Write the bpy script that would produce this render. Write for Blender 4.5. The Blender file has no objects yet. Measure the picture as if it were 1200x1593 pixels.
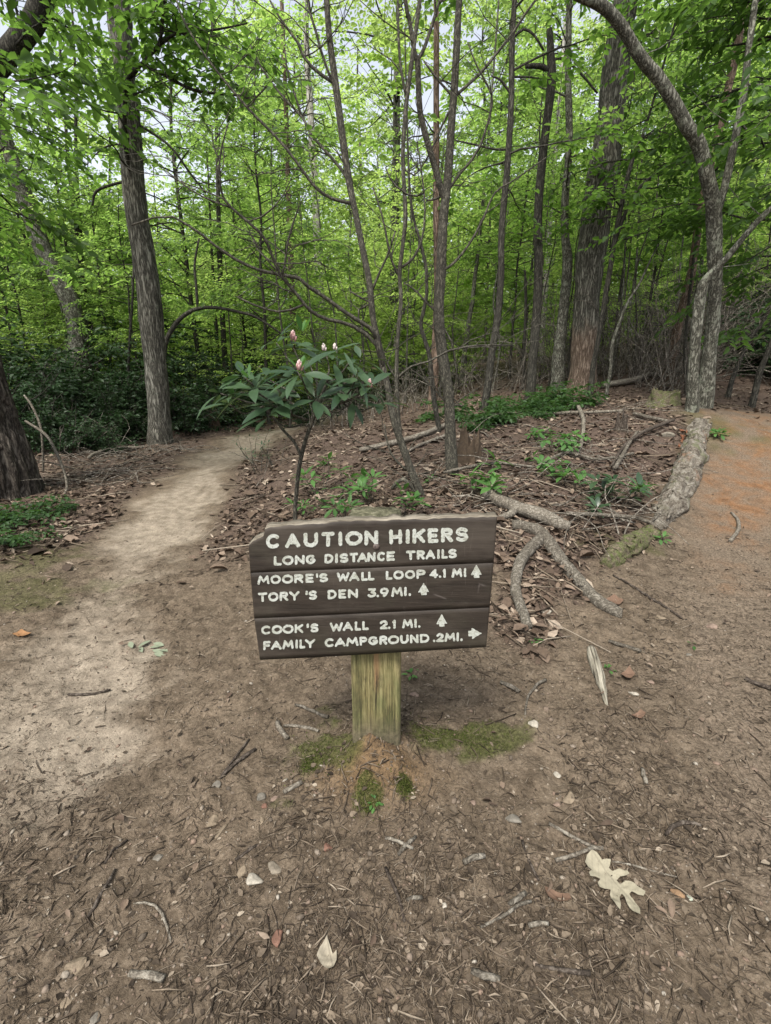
import bpy, math, random
import numpy as np
from mathutils import Vector

# ------------------------------------------------------------------ camera, sky, sun, exposure
SC = bpy.context.scene
H = 1.30                       # eye height
PITCH = math.radians(17.3)
FPX = 760.0                    # focal length in photo pixels (photo 1200 x 1593)
cam_d = bpy.data.cameras.new("camera")
cam = bpy.data.objects.new("camera", cam_d)
SC.collection.objects.link(cam)
cam.location = (0, 0, H)
cam.rotation_euler = (math.pi / 2 - PITCH, 0, 0)
cam_d.sensor_fit = 'HORIZONTAL'
cam_d.sensor_width = 36.0
cam_d.lens = 36.0 * FPX / 1200.0
cam_d.clip_start = 0.02
cam_d.clip_end = 500
SC.camera = cam

SUN_EL, SUN_AZ = math.radians(58), math.radians(205)     # azimuth clockwise from +Y (ahead)
w = bpy.data.worlds.new("World")
SC.world = w
w.use_nodes = True
nt = w.node_tree
nt.nodes.clear()
sky = nt.nodes.new('ShaderNodeTexSky')
sky.sky_type = 'NISHITA'
sky.sun_disc = False
sky.sun_elevation = SUN_EL
sky.sun_rotation = SUN_AZ
sky.air_density = 1.0
sky.dust_density = 3.0
sky.ozone_density = 1.0
bg = nt.nodes.new('ShaderNodeBackground')
bg.inputs['Strength'].default_value = 0.135
wo = nt.nodes.new('ShaderNodeOutputWorld')
hs = nt.nodes.new('ShaderNodeHueSaturation')          # hazy white summer sky
hs.inputs['Saturation'].default_value = 0.35
nt.links.new(sky.outputs[0], hs.inputs['Color'])
nt.links.new(hs.outputs[0], bg.inputs['Color'])
nt.links.new(bg.outputs[0], wo.inputs['Surface'])

sun_d = bpy.data.lights.new("sun", 'SUN')
sun_d.energy = 1.9
sun_d.angle = math.radians(18)
sun_d.color = (1.0, 0.95, 0.86)
sun = bpy.data.objects.new("sun", sun_d)
SC.collection.objects.link(sun)
sv = Vector((math.sin(SUN_AZ) * math.cos(SUN_EL), math.cos(SUN_AZ) * math.cos(SUN_EL), math.sin(SUN_EL)))
sun.rotation_euler = sv.to_track_quat('Z', 'Y').to_euler()

SC.view_settings.view_transform = 'Standard'
SC.view_settings.look = 'None'
SC.view_settings.exposure = 1.24
SC.view_settings.gamma = 1.0
SC.view_settings.use_curve_mapping = False
SC.render.engine = 'CYCLES'
cy = SC.cycles
cy.use_denoising = True
try:
    cy.denoiser = 'OPENIMAGEDENOISE'
    cy.denoising_input_passes = 'RGB_ALBEDO_NORMAL'
    cy.denoising_prefilter = 'ACCURATE'
except Exception:
    pass
cy.max_bounces = 8
cy.diffuse_bounces = 4
cy.glossy_bounces = 2
cy.transmission_bounces = 4
cy.transparent_max_bounces = 4
cy.caustics_reflective = False
cy.caustics_refractive = False

# ------------------------------------------------------------------ helpers: projection, noise, meshes
CT, ST = math.cos(PITCH), math.sin(PITCH)
RNG = np.random.default_rng(7)
random.seed(7)
R = math.radians


def ray(px, py):
    r = (px - 600.0) / FPX
    u = (796.5 - py) / FPX
    return np.array([r, CT + u * ST, -ST + u * CT])


def at(px, py, Y):
    """world point seen at photo pixel (px, py), Y metres ahead"""
    d = ray(px, py)
    return np.array([0, 0, H]) + d * (Y / d[1])


def pxm(py, Y):
    """metres per photo pixel at that row and distance"""
    d = ray(600, py)
    return (Y / d[1]) / FPX


def _hash(ix, iy, iz, seed):
    h = (ix.astype(np.int64) * 374761393 + iy.astype(np.int64) * 668265263 + iz.astype(np.int64) * 2147483647 + seed * 144665) & 0x7fffffff
    h = ((h ^ (h >> 13)) * 1274126177) & 0x7fffffff
    h = ((h ^ (h >> 16)) * 2246822519) & 0x7fffffff
    return (h & 0xffff) / 65535.0


def vnoise(P, seed=0):
    """value noise 0..1 of an (n,3) array"""
    P = np.asarray(P, float)
    I = np.floor(P).astype(np.int64)
    f = P - I
    f = f * f * (3 - 2 * f)
    out = 0
    for dx in (0, 1):
        wx = f[:, 0] if dx else 1 - f[:, 0]
        for dy in (0, 1):
            wy = f[:, 1] if dy else 1 - f[:, 1]
            for dz in (0, 1):
                wz = f[:, 2] if dz else 1 - f[:, 2]
                out = out + wx * wy * wz * _hash(I[:, 0] + dx, I[:, 1] + dy, I[:, 2] + dz, seed)
    return out


def fbm(P, octs=4, seed=0):
    P = np.asarray(P, float)
    a, s, t = 0.5, 0.0, 0.0
    for k in range(octs):
        s = s + a * vnoise(P * (2 ** k) + k * 17.3, seed + k)
        t += a
        a *= 0.5
    return s / t


def mesh_np(name, V, Fs, mats, parent=None, attrs=None, smooth=False, matidx=None, loc=None):
    """one mesh object from a vertex array and a list of (n,k) face arrays"""
    V = np.asarray(V, np.float32).reshape(-1, 3)
    if loc is not None:
        V = V - np.asarray(loc, np.float32)
    if not isinstance(Fs, (list, tuple)):
        Fs = [Fs]
    Fs = [np.asarray(F, np.int32) for F in Fs if len(F)]
    me = bpy.data.meshes.new(name)
    me.vertices.add(len(V))
    me.vertices.foreach_set('co', V.ravel())
    loops = np.concatenate([F.ravel() for F in Fs])
    starts, o = [], 0
    for F in Fs:
        starts.append(o + np.arange(len(F)) * F.shape[1])
        o += F.size
    starts = np.concatenate(starts).astype(np.int32)
    me.loops.add(len(loops))
    me.loops.foreach_set('vertex_index', loops)
    me.polygons.add(len(starts))
    me.polygons.foreach_set('loop_start', starts)
    if smooth:
        me.polygons.foreach_set('use_smooth', np.ones(len(starts), bool))
    if not isinstance(mats, (list, tuple)):
        mats = [mats]
    for m in mats:
        me.materials.append(m)
    if matidx is not None:
        me.polygons.foreach_set('material_index', np.asarray(matidx, np.int32))
    for k, a in (attrs or {}).items():
        at_ = me.attributes.new(k, 'FLOAT', 'POINT')
        at_.data.foreach_set('value', np.asarray(a, np.float32))
    me.update(calc_edges=True)
    ob = bpy.data.objects.new(name, me)
    SC.collection.objects.link(ob)
    if parent is not None:
        ob.parent = parent
    elif loc is not None:
        ob.location = loc
    return ob


def empty(name, loc=(0, 0, 0)):
    o = bpy.data.objects.new(name, None)
    o.empty_display_size = 0.1
    SC.collection.objects.link(o)
    o.location = loc
    return o


def tag(o, label=None, cat=None, group=None, kind=None):
    if label:
        o['label'] = label
    if cat:
        o['category'] = cat
    if group:
        o['group'] = group
    if kind:
        o['kind'] = kind
    return o


def copy_thing(root, loc, rotz=0, scale=1.0):
    c = root.copy()
    SC.collection.objects.link(c)
    c.location = loc
    c.rotation_euler = (0, 0, rotz)
    c.scale = (scale,) * 3
    for ch in root.children:
        d = ch.copy()
        SC.collection.objects.link(d)
        d.parent = c
    return c


class Geo:
    """collects vertices, quads and tris"""
    def __init__(s):
        s.V, s.Q, s.T, s.n, s.A = [], [], [], 0, []

    def add(s, V, Q=None, T=None, a=None):
        V = np.asarray(V, float).reshape(-1, 3)
        s.V.append(V)
        if Q is not None and len(Q):
            s.Q.append(np.asarray(Q) + s.n)
        if T is not None and len(T):
            s.T.append(np.asarray(T) + s.n)
        s.A.append(np.full(len(V), 0.5) if a is None else np.broadcast_to(np.asarray(a, float), (len(V),)))
        s.n += len(V)

    def build(s, name, mat, parent=None, smooth=True, loc=None):
        Fs = []
        if s.Q:
            Fs.append(np.concatenate(s.Q))
        if s.T:
            Fs.append(np.concatenate(s.T))
        return mesh_np(name, np.concatenate(s.V), Fs, mat, parent, {'tint': np.concatenate(s.A)}, smooth, loc=loc)


def build_two(ga, gb, name, mats, parent, loc=None, smooth=True):
    """one mesh from two Geos, each with its own material"""
    Fs, mi, V, n = [], [], [], 0
    A = []
    for k, g in enumerate((ga, gb)):
        if not g.n:
            continue
        V.append(np.concatenate(g.V))
        A.append(np.concatenate(g.A))
        for L in (g.Q, g.T):
            if L:
                F = np.concatenate(L) + n
                Fs.append(F)
                mi.append(np.full(len(F), k))
        n += g.n
    return mesh_np(name, np.concatenate(V), Fs, mats, parent, {'tint': np.concatenate(A)}, smooth, np.concatenate(mi), loc)


def smooth_path(P, n):
    """Catmull-Rom through the rows of P (any number of columns), n samples"""
    P = np.asarray(P, float)
    if len(P) < 3:
        t = np.linspace(0, 1, n)[:, None]
        return P[0] * (1 - t) + P[-1] * t
    Q = np.vstack([2 * P[0] - P[1], P, 2 * P[-1] - P[-2]])
    u = np.linspace(0, len(P) - 1 - 1e-9, n)
    i = u.astype(int)
    t = (u - i)[:, None]
    a, b, c, d = Q[i], Q[i + 1], Q[i + 2], Q[i + 3]
    return 0.5 * (2 * b + (c - a) * t + (2 * a - 5 * b + 4 * c - d) * t * t + (3 * b - a - 3 * c + d) * t ** 3)


def tube(P, r, sides=8, jitter=0.0, seed=0, cap=True):
    P = np.asarray(P, float)
    n = len(P)
    r = np.broadcast_to(np.asarray(r, float), (n,))
    T = np.gradient(P, axis=0)
    T /= np.linalg.norm(T, axis=1, keepdims=True) + 1e-12
    up = np.array([0, 0, 1.0]) if abs(T[0, 2]) < 0.8 else np.array([1.0, 0, 0])
    u = np.cross(T[0], up)
    u /= np.linalg.norm(u)
    U = np.zeros((n, 3))
    for i in range(n):
        u = u - T[i] * np.dot(u, T[i])
        u = u / (np.linalg.norm(u) + 1e-12)
        U[i] = u
    W = np.cross(T, U)
    a = np.linspace(0, 2 * math.pi, sides, endpoint=False)
    ring = np.cos(a)[None, :, None] * U[:, None, :] + np.sin(a)[None, :, None] * W[:, None, :]
    rr = np.repeat(r[:, None], sides, 1)
    if jitter:
        q = (P[:, None, :] + ring * 0.2) * 1.0
        rr = rr * (1 + jitter * (2 * fbm(q.reshape(-1, 3) * (0.35 / max(r.mean(), 0.01)), 3, seed).reshape(n, sides) - 1))
    V = P[:, None, :] + ring * rr[:, :, None]
    idx = np.arange(n * sides).reshape(n, sides)
    A, B = idx[:-1], idx[1:]
    Q = np.stack([A, np.roll(A, -1, 1), np.roll(B, -1, 1), B], -1).reshape(-1, 4)
    V = V.reshape(-1, 3)
    Tn = []
    if cap:
        V = np.vstack([V, P[0:1], P[-1:]])
        c0, c1 = n * sides, n * sides + 1
        for k in range(sides):
            Tn.append((c0, idx[0, (k + 1) % sides], idx[0, k]))
            Tn.append((c1, idx[-1, k], idx[-1, (k + 1) % sides]))
    return V, Q, np.array(Tn, int).reshape(-1, 3)


def nrm(v):
    return v / (np.linalg.norm(v, axis=-1, keepdims=True) + 1e-12)


def leaves(P, D, N, L, W, fold=0.18, droop=0.12):
    """six-point folded leaves; P base points, D directions, N normals, L lengths, W widths"""
    n = len(P)
    D = nrm(D)
    S = nrm(np.cross(D, N))
    N = np.cross(S, D)
    L = np.broadcast_to(L, (n,))[:, None]
    W = np.broadcast_to(W, (n,))[:, None]
    b = P
    t = P + D * L - N * L * droop
    l1 = P + D * L * .33 - S * W * .5 + N * W * fold
    r1 = P + D * L * .33 + S * W * .5 + N * W * fold
    l2 = P + D * L * .68 - S * W * .38 + N * (W * fold - L * droop * .4)
    r2 = P + D * L * .68 + S * W * .38 + N * (W * fold - L * droop * .4)
    V = np.stack([b, l1, l2, t, r2, r1], 1).reshape(-1, 3)
    k = np.arange(n)[:, None] * 6
    Q = np.concatenate([k + np.array([[0, 3, 2, 1]]), k + np.array([[0, 5, 4, 3]])])
    return V, Q


# ------------------------------------------------------------------ helpers: materials
class NB:
    def __init__(s, name):
        s.m = bpy.data.materials.new(name)
        s.m.use_nodes = True
        s.t = s.m.node_tree
        s.t.nodes.clear()
        s.out = s.t.nodes.new('ShaderNodeOutputMaterial')
        s.co = s.t.nodes.new('ShaderNodeTexCoord')

    def n(s, typ):
        return s.t.nodes.new(typ)

    def set(s, sock, v):
        if isinstance(v, bpy.types.NodeSocket):
            s.t.links.new(v, sock)
        elif isinstance(v, (tuple, list)) and len(v) == 3 and sock.type == 'RGBA':
            sock.default_value = (*v, 1)
        else:
            sock.default_value = v

    def obj(s, scale=(1, 1, 1)):
        m = s.n('ShaderNodeMapping')
        m.inputs['Scale'].default_value = scale
        s.t.links.new(s.co.outputs['Object'], m.inputs['Vector'])
        return m.outputs[0]

    def noise(s, vec, scale, detail=4, rough=.55, dist=0.0):
        k = s.n('ShaderNodeTexNoise')
        s.set(k.inputs['Vector'], vec)
        k.inputs['Scale'].default_value = scale
        k.inputs['Detail'].default_value = detail
        k.inputs['Roughness'].default_value = rough
        k.inputs['Distortion'].default_value = dist
        return k.outputs['Fac']

    def voro(s, vec, scale, feature='F1', out='Distance', rnd=1.0):
        k = s.n('ShaderNodeTexVoronoi')
        k.feature = feature
        s.set(k.inputs['Vector'], vec)
        k.inputs['Scale'].default_value = scale
        k.inputs['Randomness'].default_value = rnd
        return k.outputs[out]

    def ramp(s, fac, stops):
        k = s.n('ShaderNodeValToRGB')
        e = k.color_ramp.elements
        while len(e) < len(stops):
            e.new(0.5)
        for el, (p, c) in zip(e, stops):
            el.position = p
            el.color = (*c, 1) if isinstance(c, (tuple, list)) else (c, c, c, 1)
        s.set(k.inputs[0], fac)
        return k.outputs[0]

    def mix(s, fac, a, b, mode='MIX'):
        k = s.n('ShaderNodeMix')
        k.data_type = 'RGBA'
        k.blend_type = mode
        s.set(k.inputs[0], fac)
        s.set(k.inputs[6], a)
        s.set(k.inputs[7], b)
        return k.outputs[2]

    def math(s, op, a, b=0.0, clamp=False):
        k = s.n('ShaderNodeMath')
        k.operation = op
        k.use_clamp = clamp
        s.set(k.inputs[0], a)
        s.set(k.inputs[1], b)
        return k.outputs[0]

    def attr(s, name):
        k = s.n('ShaderNodeAttribute')
        k.attribute_name = name
        return k.outputs['Fac']

    def rand(s):
        return s.n('ShaderNodeObjectInfo').outputs['Random']

    def sep(s, vec):
        k = s.n('ShaderNodeSeparateXYZ')
        s.set(k.inputs[0], vec)
        return k.outputs

    def bump(s, h, strength=.5, dist=.01):
        k = s.n('ShaderNodeBump')
        k.inputs['Strength'].default_value = strength
        k.inputs['Distance'].default_value = dist
        s.set(k.inputs['Height'], h)
        return k.outputs[0]

    def bsdf(s, col, rough=.8, normal=None, spec=.3):
        k = s.n('ShaderNodeBsdfPrincipled')
        s.set(k.inputs['Base Color'], col)
        s.set(k.inputs['Roughness'], rough)
        k.inputs['Specular IOR Level'].default_value = spec
        if normal is not None:
            s.set(k.inputs['Normal'], normal)
        return k.outputs[0]

    def done(s, sh):
        s.t.links.new(sh, s.out.inputs['Surface'])
        return s.m


def leaf_mat(name, dark, light, trans, tfac=.45, rough=.55, rnd=.5, spec=.25):
    b = NB(name)
    tint = b.attr('tint')
    f = b.math('ADD', b.math('MULTIPLY', tint, 1 - rnd), b.math('MULTIPLY', b.rand(), rnd))
    col = b.mix(f, dark, light)
    d = b.bsdf(col, rough, spec=spec)
    t = b.n('ShaderNodeBsdfTranslucent')
    b.set(t.inputs['Color'], b.mix(f, tuple(x * .6 for x in trans), tuple(min(x * 1.3, 1) for x in trans)))
    mx = b.n('ShaderNodeMixShader')
    mx.inputs[0].default_value = tfac
    b.t.links.new(d, mx.inputs[1])
    b.t.links.new(t.outputs[0], mx.inputs[2])
    return b.done(mx.outputs[0])


def bark_mat(name, dark, mid, light, furrow=26, lichen=None, bump=.8, stretch=.16, lich_at=.58, foot=None):
    b = NB(name)
    v = b.obj((1, 1, stretch))
    ridge = b.noise(v, furrow, 4, .6, .5)
    fine = b.noise(b.obj((1, 1, min(1, stretch * 2))), furrow * 3.0, 5, .65)
    grain = b.noise(b.obj(), furrow * 7, 3, .6)
    big = b.noise(b.obj((1, 1, .5)), 2.6, 4)
    rdg = b.math('MULTIPLY', b.math('ABSOLUTE', b.math('SUBTRACT', ridge, .5)), 5.0, True)     # dark lines where the noise crosses its middle
    h = b.math('ADD', b.math('MULTIPLY', rdg, .42), b.math('ADD', b.math('MULTIPLY', fine, .42), b.math('MULTIPLY', grain, .22)))
    col = b.ramp(h, [(.26, dark), (.44, mid), (.64, light)])
    col = b.mix(b.ramp(big, [(.35, 0.0), (.7, .7)]), col, b.mix(1.0, col, (.55, .52, .5), 'MULTIPLY'))
    if lichen:
        ln = b.noise(b.obj(), 9, 7, .75)
        col = b.mix(b.ramp(ln, [(lich_at, 0.0), (lich_at + .07, .7)]), col, lichen)
    if foot:                      # bark rubbed off low down, the inner bark showing
        zz = b.math('ADD', b.sep(b.obj())[2], b.math('MULTIPLY', b.noise(b.obj((1, 1, .6)), 4.5, 5, .65), 1.1))
        col = b.mix(b.ramp(b.math('MULTIPLY', zz, .3), [(.42, .8), (.52, 0.0)]), col, b.ramp(h, [(.26, (.04, .027, .019)), (.44, foot), (.64, (.28, .21, .16))]))
    return b.done(b.bsdf(col, .9, b.bump(h, bump, .02), .15))


M = {}
M['bark_oak'] = bark_mat('oak_bark', (.017, .0155, .0125), (.09, .086, .07), (.29, .28, .235), 30, (.18, .195, .15), 1.0, .13, .6)
M['bark_foot'] = bark_mat('oak_bark_with_red_foot', (.017, .0155, .0125), (.09, .086, .07), (.29, .28, .235), 30, (.18, .195, .15), 1.0, (.13), .6, (.135, .094, .068))
M['bark_furrow'] = bark_mat('furrowed_bark', (.015, .0125, .010), (.068, .058, .047), (.16, .14, .115), 26, None, 1.0, .2)
M['bark_dark'] = bark_mat('dark_bark', (.012, .0115, .0092), (.045, .0425, .035), (.115, .109, .088), 45, (.10, .115, .08), .7, .2, .62)
M['bark_grey'] = bark_mat('grey_bark', (.018, .0175, .0135), (.093, .09, .071), (.28, .277, .228), 34, (.24, .255, .195), .8, .3, .55)
M['bark_smooth'] = bark_mat('smooth_bark', (.019, .0178, .0138), (.065, .0615, .049), (.15, .14, .109), 60, (.14, .145, .105), .4, .4, .62)
M['bark_pale'] = bark_mat('pale_bark', (.14, .13, .11), (.36, .345, .31), (.54, .52, .47), 14, (.2, .175, .14), .3, .4, .57)
M['bark_red'] = bark_mat('reddish_bark', (.03, .021, .016), (.12, .085, .06), (.27, .2, .155), 26, (.13, .13, .10), .9, .16, .63)
M['brush'] = bark_mat('bare_brush_bark', (.045, .039, .03), (.15, .133, .108), (.32, .29, .245), 30, None, .3, .3)
M['stick'] = bark_mat('dead_stick', (.04, .034, .027), (.135, .12, .095), (.225, .205, .17), 36, (.17, .17, .135), .6, 1.0, .7)
M['stick_pale'] = bark_mat('pale_dead_stick', (.07, .06, .047), (.2, .178, .143), (.31, .285, .235), 36, None, .6, 1.0)
M['stick_dark'] = bark_mat('dark_dead_stick', (.025, .02, .016), (.065, .052, .041), (.13, .11, .09), 42, None, .5, 1.0)
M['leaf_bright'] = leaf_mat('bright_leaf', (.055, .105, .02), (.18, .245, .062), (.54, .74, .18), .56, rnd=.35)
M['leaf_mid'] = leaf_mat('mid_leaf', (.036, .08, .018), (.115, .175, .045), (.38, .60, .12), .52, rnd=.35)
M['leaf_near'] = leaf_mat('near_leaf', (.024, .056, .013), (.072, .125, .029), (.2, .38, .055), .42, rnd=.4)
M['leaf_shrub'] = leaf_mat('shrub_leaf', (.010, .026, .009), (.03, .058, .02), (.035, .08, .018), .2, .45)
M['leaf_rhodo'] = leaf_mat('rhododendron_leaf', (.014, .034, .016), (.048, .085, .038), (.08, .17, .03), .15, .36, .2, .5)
M['leaf_seedling'] = leaf_mat('seedling_leaf', (.034, .09, .024), (.09, .19, .05), (.13, .3, .05), .3, .45, .35)
M['leaf_fern'] = leaf_mat('fern_leaf', (.016, .04, .014), (.05, .1, .03), (.08, .18, .03), .3, .5, .35)
M['litter'] = leaf_mat('litter_leaf', (.07, .038, .028), (.24, .155, .12), (.12, .07, .04), .1, .7, 0.0, .2)
M['dry_pale'] = leaf_mat('pale_dry_leaf', (.5, .47, .36), (.58, .55, .43), (.3, .28, .18), .1, .8, 0.0, .15)


def simple(name, col, rough=.8, var=.25, scale=30, bump=.3, spec=.25):
    b = NB(name)
    f = b.noise(b.obj(), scale, 5, .6)
    t = b.attr('tint')
    c = b.mix(f, tuple(x * (1 - var) for x in col), tuple(min(1, x * (1 + var)) for x in col))
    c = b.mix(1.0, c, b.ramp(t, [(0, .55), (1, 1.45 if False else 1.0)]), 'MULTIPLY')
    return b.done(b.bsdf(c, rough, b.bump(f, bump, .004), spec))


# ------------------------------------------------------------------ terrain heights (smooth surface through surveyed points)
def fl(px, py, z=0.0):
    d = ray(px, py)
    t = (z - H) / d[2]
    return (d[0] * t, d[1] * t, z)


CP = [fl(0, 1593), fl(600, 1593), fl(1200, 1593), fl(0, 1350), fl(600, 1350), fl(1200, 1350), fl(300, 1190), fl(850, 1190),
      fl(0, 1100), fl(1200, 1130, .01), fl(180, 920), fl(0, 930, .03), fl(300, 1000), fl(250, 820), fl(330, 720), fl(400, 668), fl(250, 690, .02),
      fl(100, 720, .05), fl(20, 780, .06), (-6, 4, .05), (-5, 1, .0), (-3, -3, 0), (3, -3, 0), (0, -4, 0), (5, 0, .05), (-12, -4, 0), (12, -4, .3)]
for px, py, Y in [(900, 870, 2.95), (1090, 640, 6.0), (905, 605, 9.0), (1200, 640, 7.2), (1180, 800, 3.75), (1150, 1000, 2.06),
                  (710, 735, 4.3), (655, 775, 3.75), (800, 640, 7.4), (600, 660, 7.2), (500, 680, 6.6), (440, 700, 7.0),
                  (830, 700, 5.1), (960, 690, 5.2), (1000, 800, 3.75), (850, 800, 3.5), (760, 800, 3.3), (560, 800, 3.4), (760, 900, 2.65),
                  (1040, 590, 9.5), (380, 770, 4.65), (430, 830, 3.6)]:
    p = at(px, py, Y)
    CP.append(tuple(p))
CP += [(-20, 30, -.6), (0, 35, .8), (20, 30, 3.0), (12, 14, 2.0), (-10, 15, -.1), (0, 15, .6), (-3, 13, 0), (8, 8, 1.0), (14, 4, 1.4),
       (-35, 60, -1), (0, 70, 1.5), (40, 60, 5), (30, 10, 3.5), (-30, 10, -.4)]
CP = np.array(CP, float)


def _phi(r2):
    return np.where(r2 > 1e-12, 0.5 * r2 * np.log(r2 + 1e-20), 0.0)


_n = len(CP)
_A = np.zeros((_n + 3, _n + 3))
_d2 = ((CP[:, None, :2] - CP[None, :, :2]) ** 2).sum(-1)
_A[:_n, :_n] = _phi(_d2) + np.eye(_n) * 0.06
_A[:_n, _n] = 1
_A[:_n, _n + 1:] = CP[:, :2]
_A[_n, :_n] = 1
_A[_n + 1:, :_n] = CP[:, :2].T
_w = np.linalg.solve(_A, np.concatenate([CP[:, 2], np.zeros(3)]))


def gz(x, y):
    x = np.asarray(x, float)
    y = np.asarray(y, float)
    sh = x.shape
    x, y = x.ravel(), y.ravel()
    out = np.zeros(len(x))
    for s in range(0, len(x), 20000):
        xs, ys = x[s:s + 20000], y[s:s + 20000]
        r2 = (xs[:, None] - CP[None, :, 0]) ** 2 + (ys[:, None] - CP[None, :, 1]) ** 2
        out[s:s + 20000] = _phi(r2) @ _w[:_n] + _w[_n] + xs * _w[_n + 1] + ys * _w[_n + 2]
    q = np.stack([x, y, np.zeros_like(x)], 1)
    far = np.clip((y - 3) / 6, 0, 1)
    out += (fbm(q * 1.3, 3, 5) - .5) * (.03 + .22 * far)
    dp = (x - POST[0]) ** 2 + (y - POST[1] + .05) ** 2
    out += .03 * np.exp(-dp / .05) + .05 * np.exp(-dp / .016) * (.4 + 1.2 * fbm(q * 14, 3, 41))
    return out.reshape(sh)


def g1(x, y):
    return float(gz(np.array([x]), np.array([y]))[0])


POST = (-.03, 1.40)


def hit(px, py):
    """where the line of sight through a photo pixel meets the ground"""
    d = ray(px, py)
    lam = np.concatenate([np.linspace(.3, 8, 500), np.linspace(8.05, 40, 300)])
    P = np.array([0, 0, H]) + lam[:, None] * d
    s = P[:, 2] - gz(P[:, 0], P[:, 1])
    k = np.nonzero(s < 0)[0]
    if len(k) == 0:
        return P[-1]
    k = max(k[0], 1)
    f = s[k - 1] / (s[k - 1] - s[k])
    p = P[k - 1] * (1 - f) + P[k] * f
    p[2] = g1(p[0], p[1])
    return p


def dist_poly(x, y, line):
    """distance to a polyline of (x, y, halfwidth) divided by the half width there"""
    best = np.full(x.shape, 1e9)
    for (x0, y0, w0), (x1, y1, w1) in zip(line[:-1], line[1:]):
        dx, dy = x1 - x0, y1 - y0
        t = np.clip(((x - x0) * dx + (y - y0) * dy) / (dx * dx + dy * dy), 0, 1)
        d = np.hypot(x - x0 - t * dx, y - y0 - t * dy) / (w0 + (w1 - w0) * t)
        best = np.minimum(best, d)
    return best


def path_from(pix):
    out = []
    for px, py, hw in pix:
        p = hit(px, py)
        out.append((p[0], p[1], hw))
    return out


PATH_L = path_from([(-420, 1590, .34), (-160, 1400, .36), (0, 1190, .36), (80, 1060, .33), (155, 950, .30), (225, 850, .29), (290, 765, .31), (335, 722, .34), (385, 688, .42), (440, 668, .45)])
_e = PATH_L[-1]
PATH_L += [(_e[0] + .8, _e[1] + 1.3, .5), (_e[0] + 2.6, _e[1] + 2.4, .5)]
PATH_R = path_from([(1290, 1300, .30), (1190, 1130, .30), (1150, 990, .30), (1160, 880, .38), (1170, 780, .45), (1185, 700, .5), (1205, 655, .6)])
_e = PATH_R[-1]
PATH_R += [(_e[0] + 1.2, _e[1] + 2.0, .6), (_e[0] + 3.5, _e[1] + 4.0, .6)]
BANK = [tuple(hit(px, py)[:2]) for px, py in [(455, 790), (640, 850), (790, 905), (800, 1000), (880, 960), (960, 870), (1040, 760), (1075, 690), (1060, 640), (1000, 605),
                                              (850, 620), (700, 640), (560, 660), (480, 690), (450, 730)]]


def in_poly(x, y, poly):
    c = np.zeros(x.shape, bool)
    j = len(poly) - 1
    for i in range(len(poly)):
        xi, yi = poly[i]
        xj, yj = poly[j]
        k = ((yi > y) != (yj > y)) & (x < (xj - xi) * (y - yi) / (yj - yi + 1e-12) + xi)
        c ^= k
        j = i
    return c


def sstep(a, b, v):
    t = np.clip((v - a) / (b - a), 0, 1)
    return t * t * (3 - 2 * t)


def edge_dist(x, y, poly):
    d = np.full(x.shape, 1e9)
    for (x0, y0), (x1, y1) in zip(poly, poly[1:] + poly[:1]):
        dx, dy = x1 - x0, y1 - y0
        t = np.clip(((x - x0) * dx + (y - y0) * dy) / (dx * dx + dy * dy + 1e-12), 0, 1)
        d = np.minimum(d, np.hypot(x - x0 - t * dx, y - y0 - t * dy))
    return np.where(in_poly(x, y, poly), d, -d)


MOSS = [(505, 1160, .10, .14), (715, 1150, .17, .07), (690, 1150, .12, .06), (575, 1245, .04, .05), (630, 1230, .03, .03), (480, 1200, .05, .06)]
MOSS = [(*hit(a, b)[:2], c, d) for a, b, c, d in MOSS]
FAR_MOSS = [(*hit(a, b)[:2], c, d) for a, b, c, d in [(20, 915, .5, .25), (60, 870, .35, .3), (1110, 665, .35, .5), (960, 850, .3, .15)]]


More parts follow.
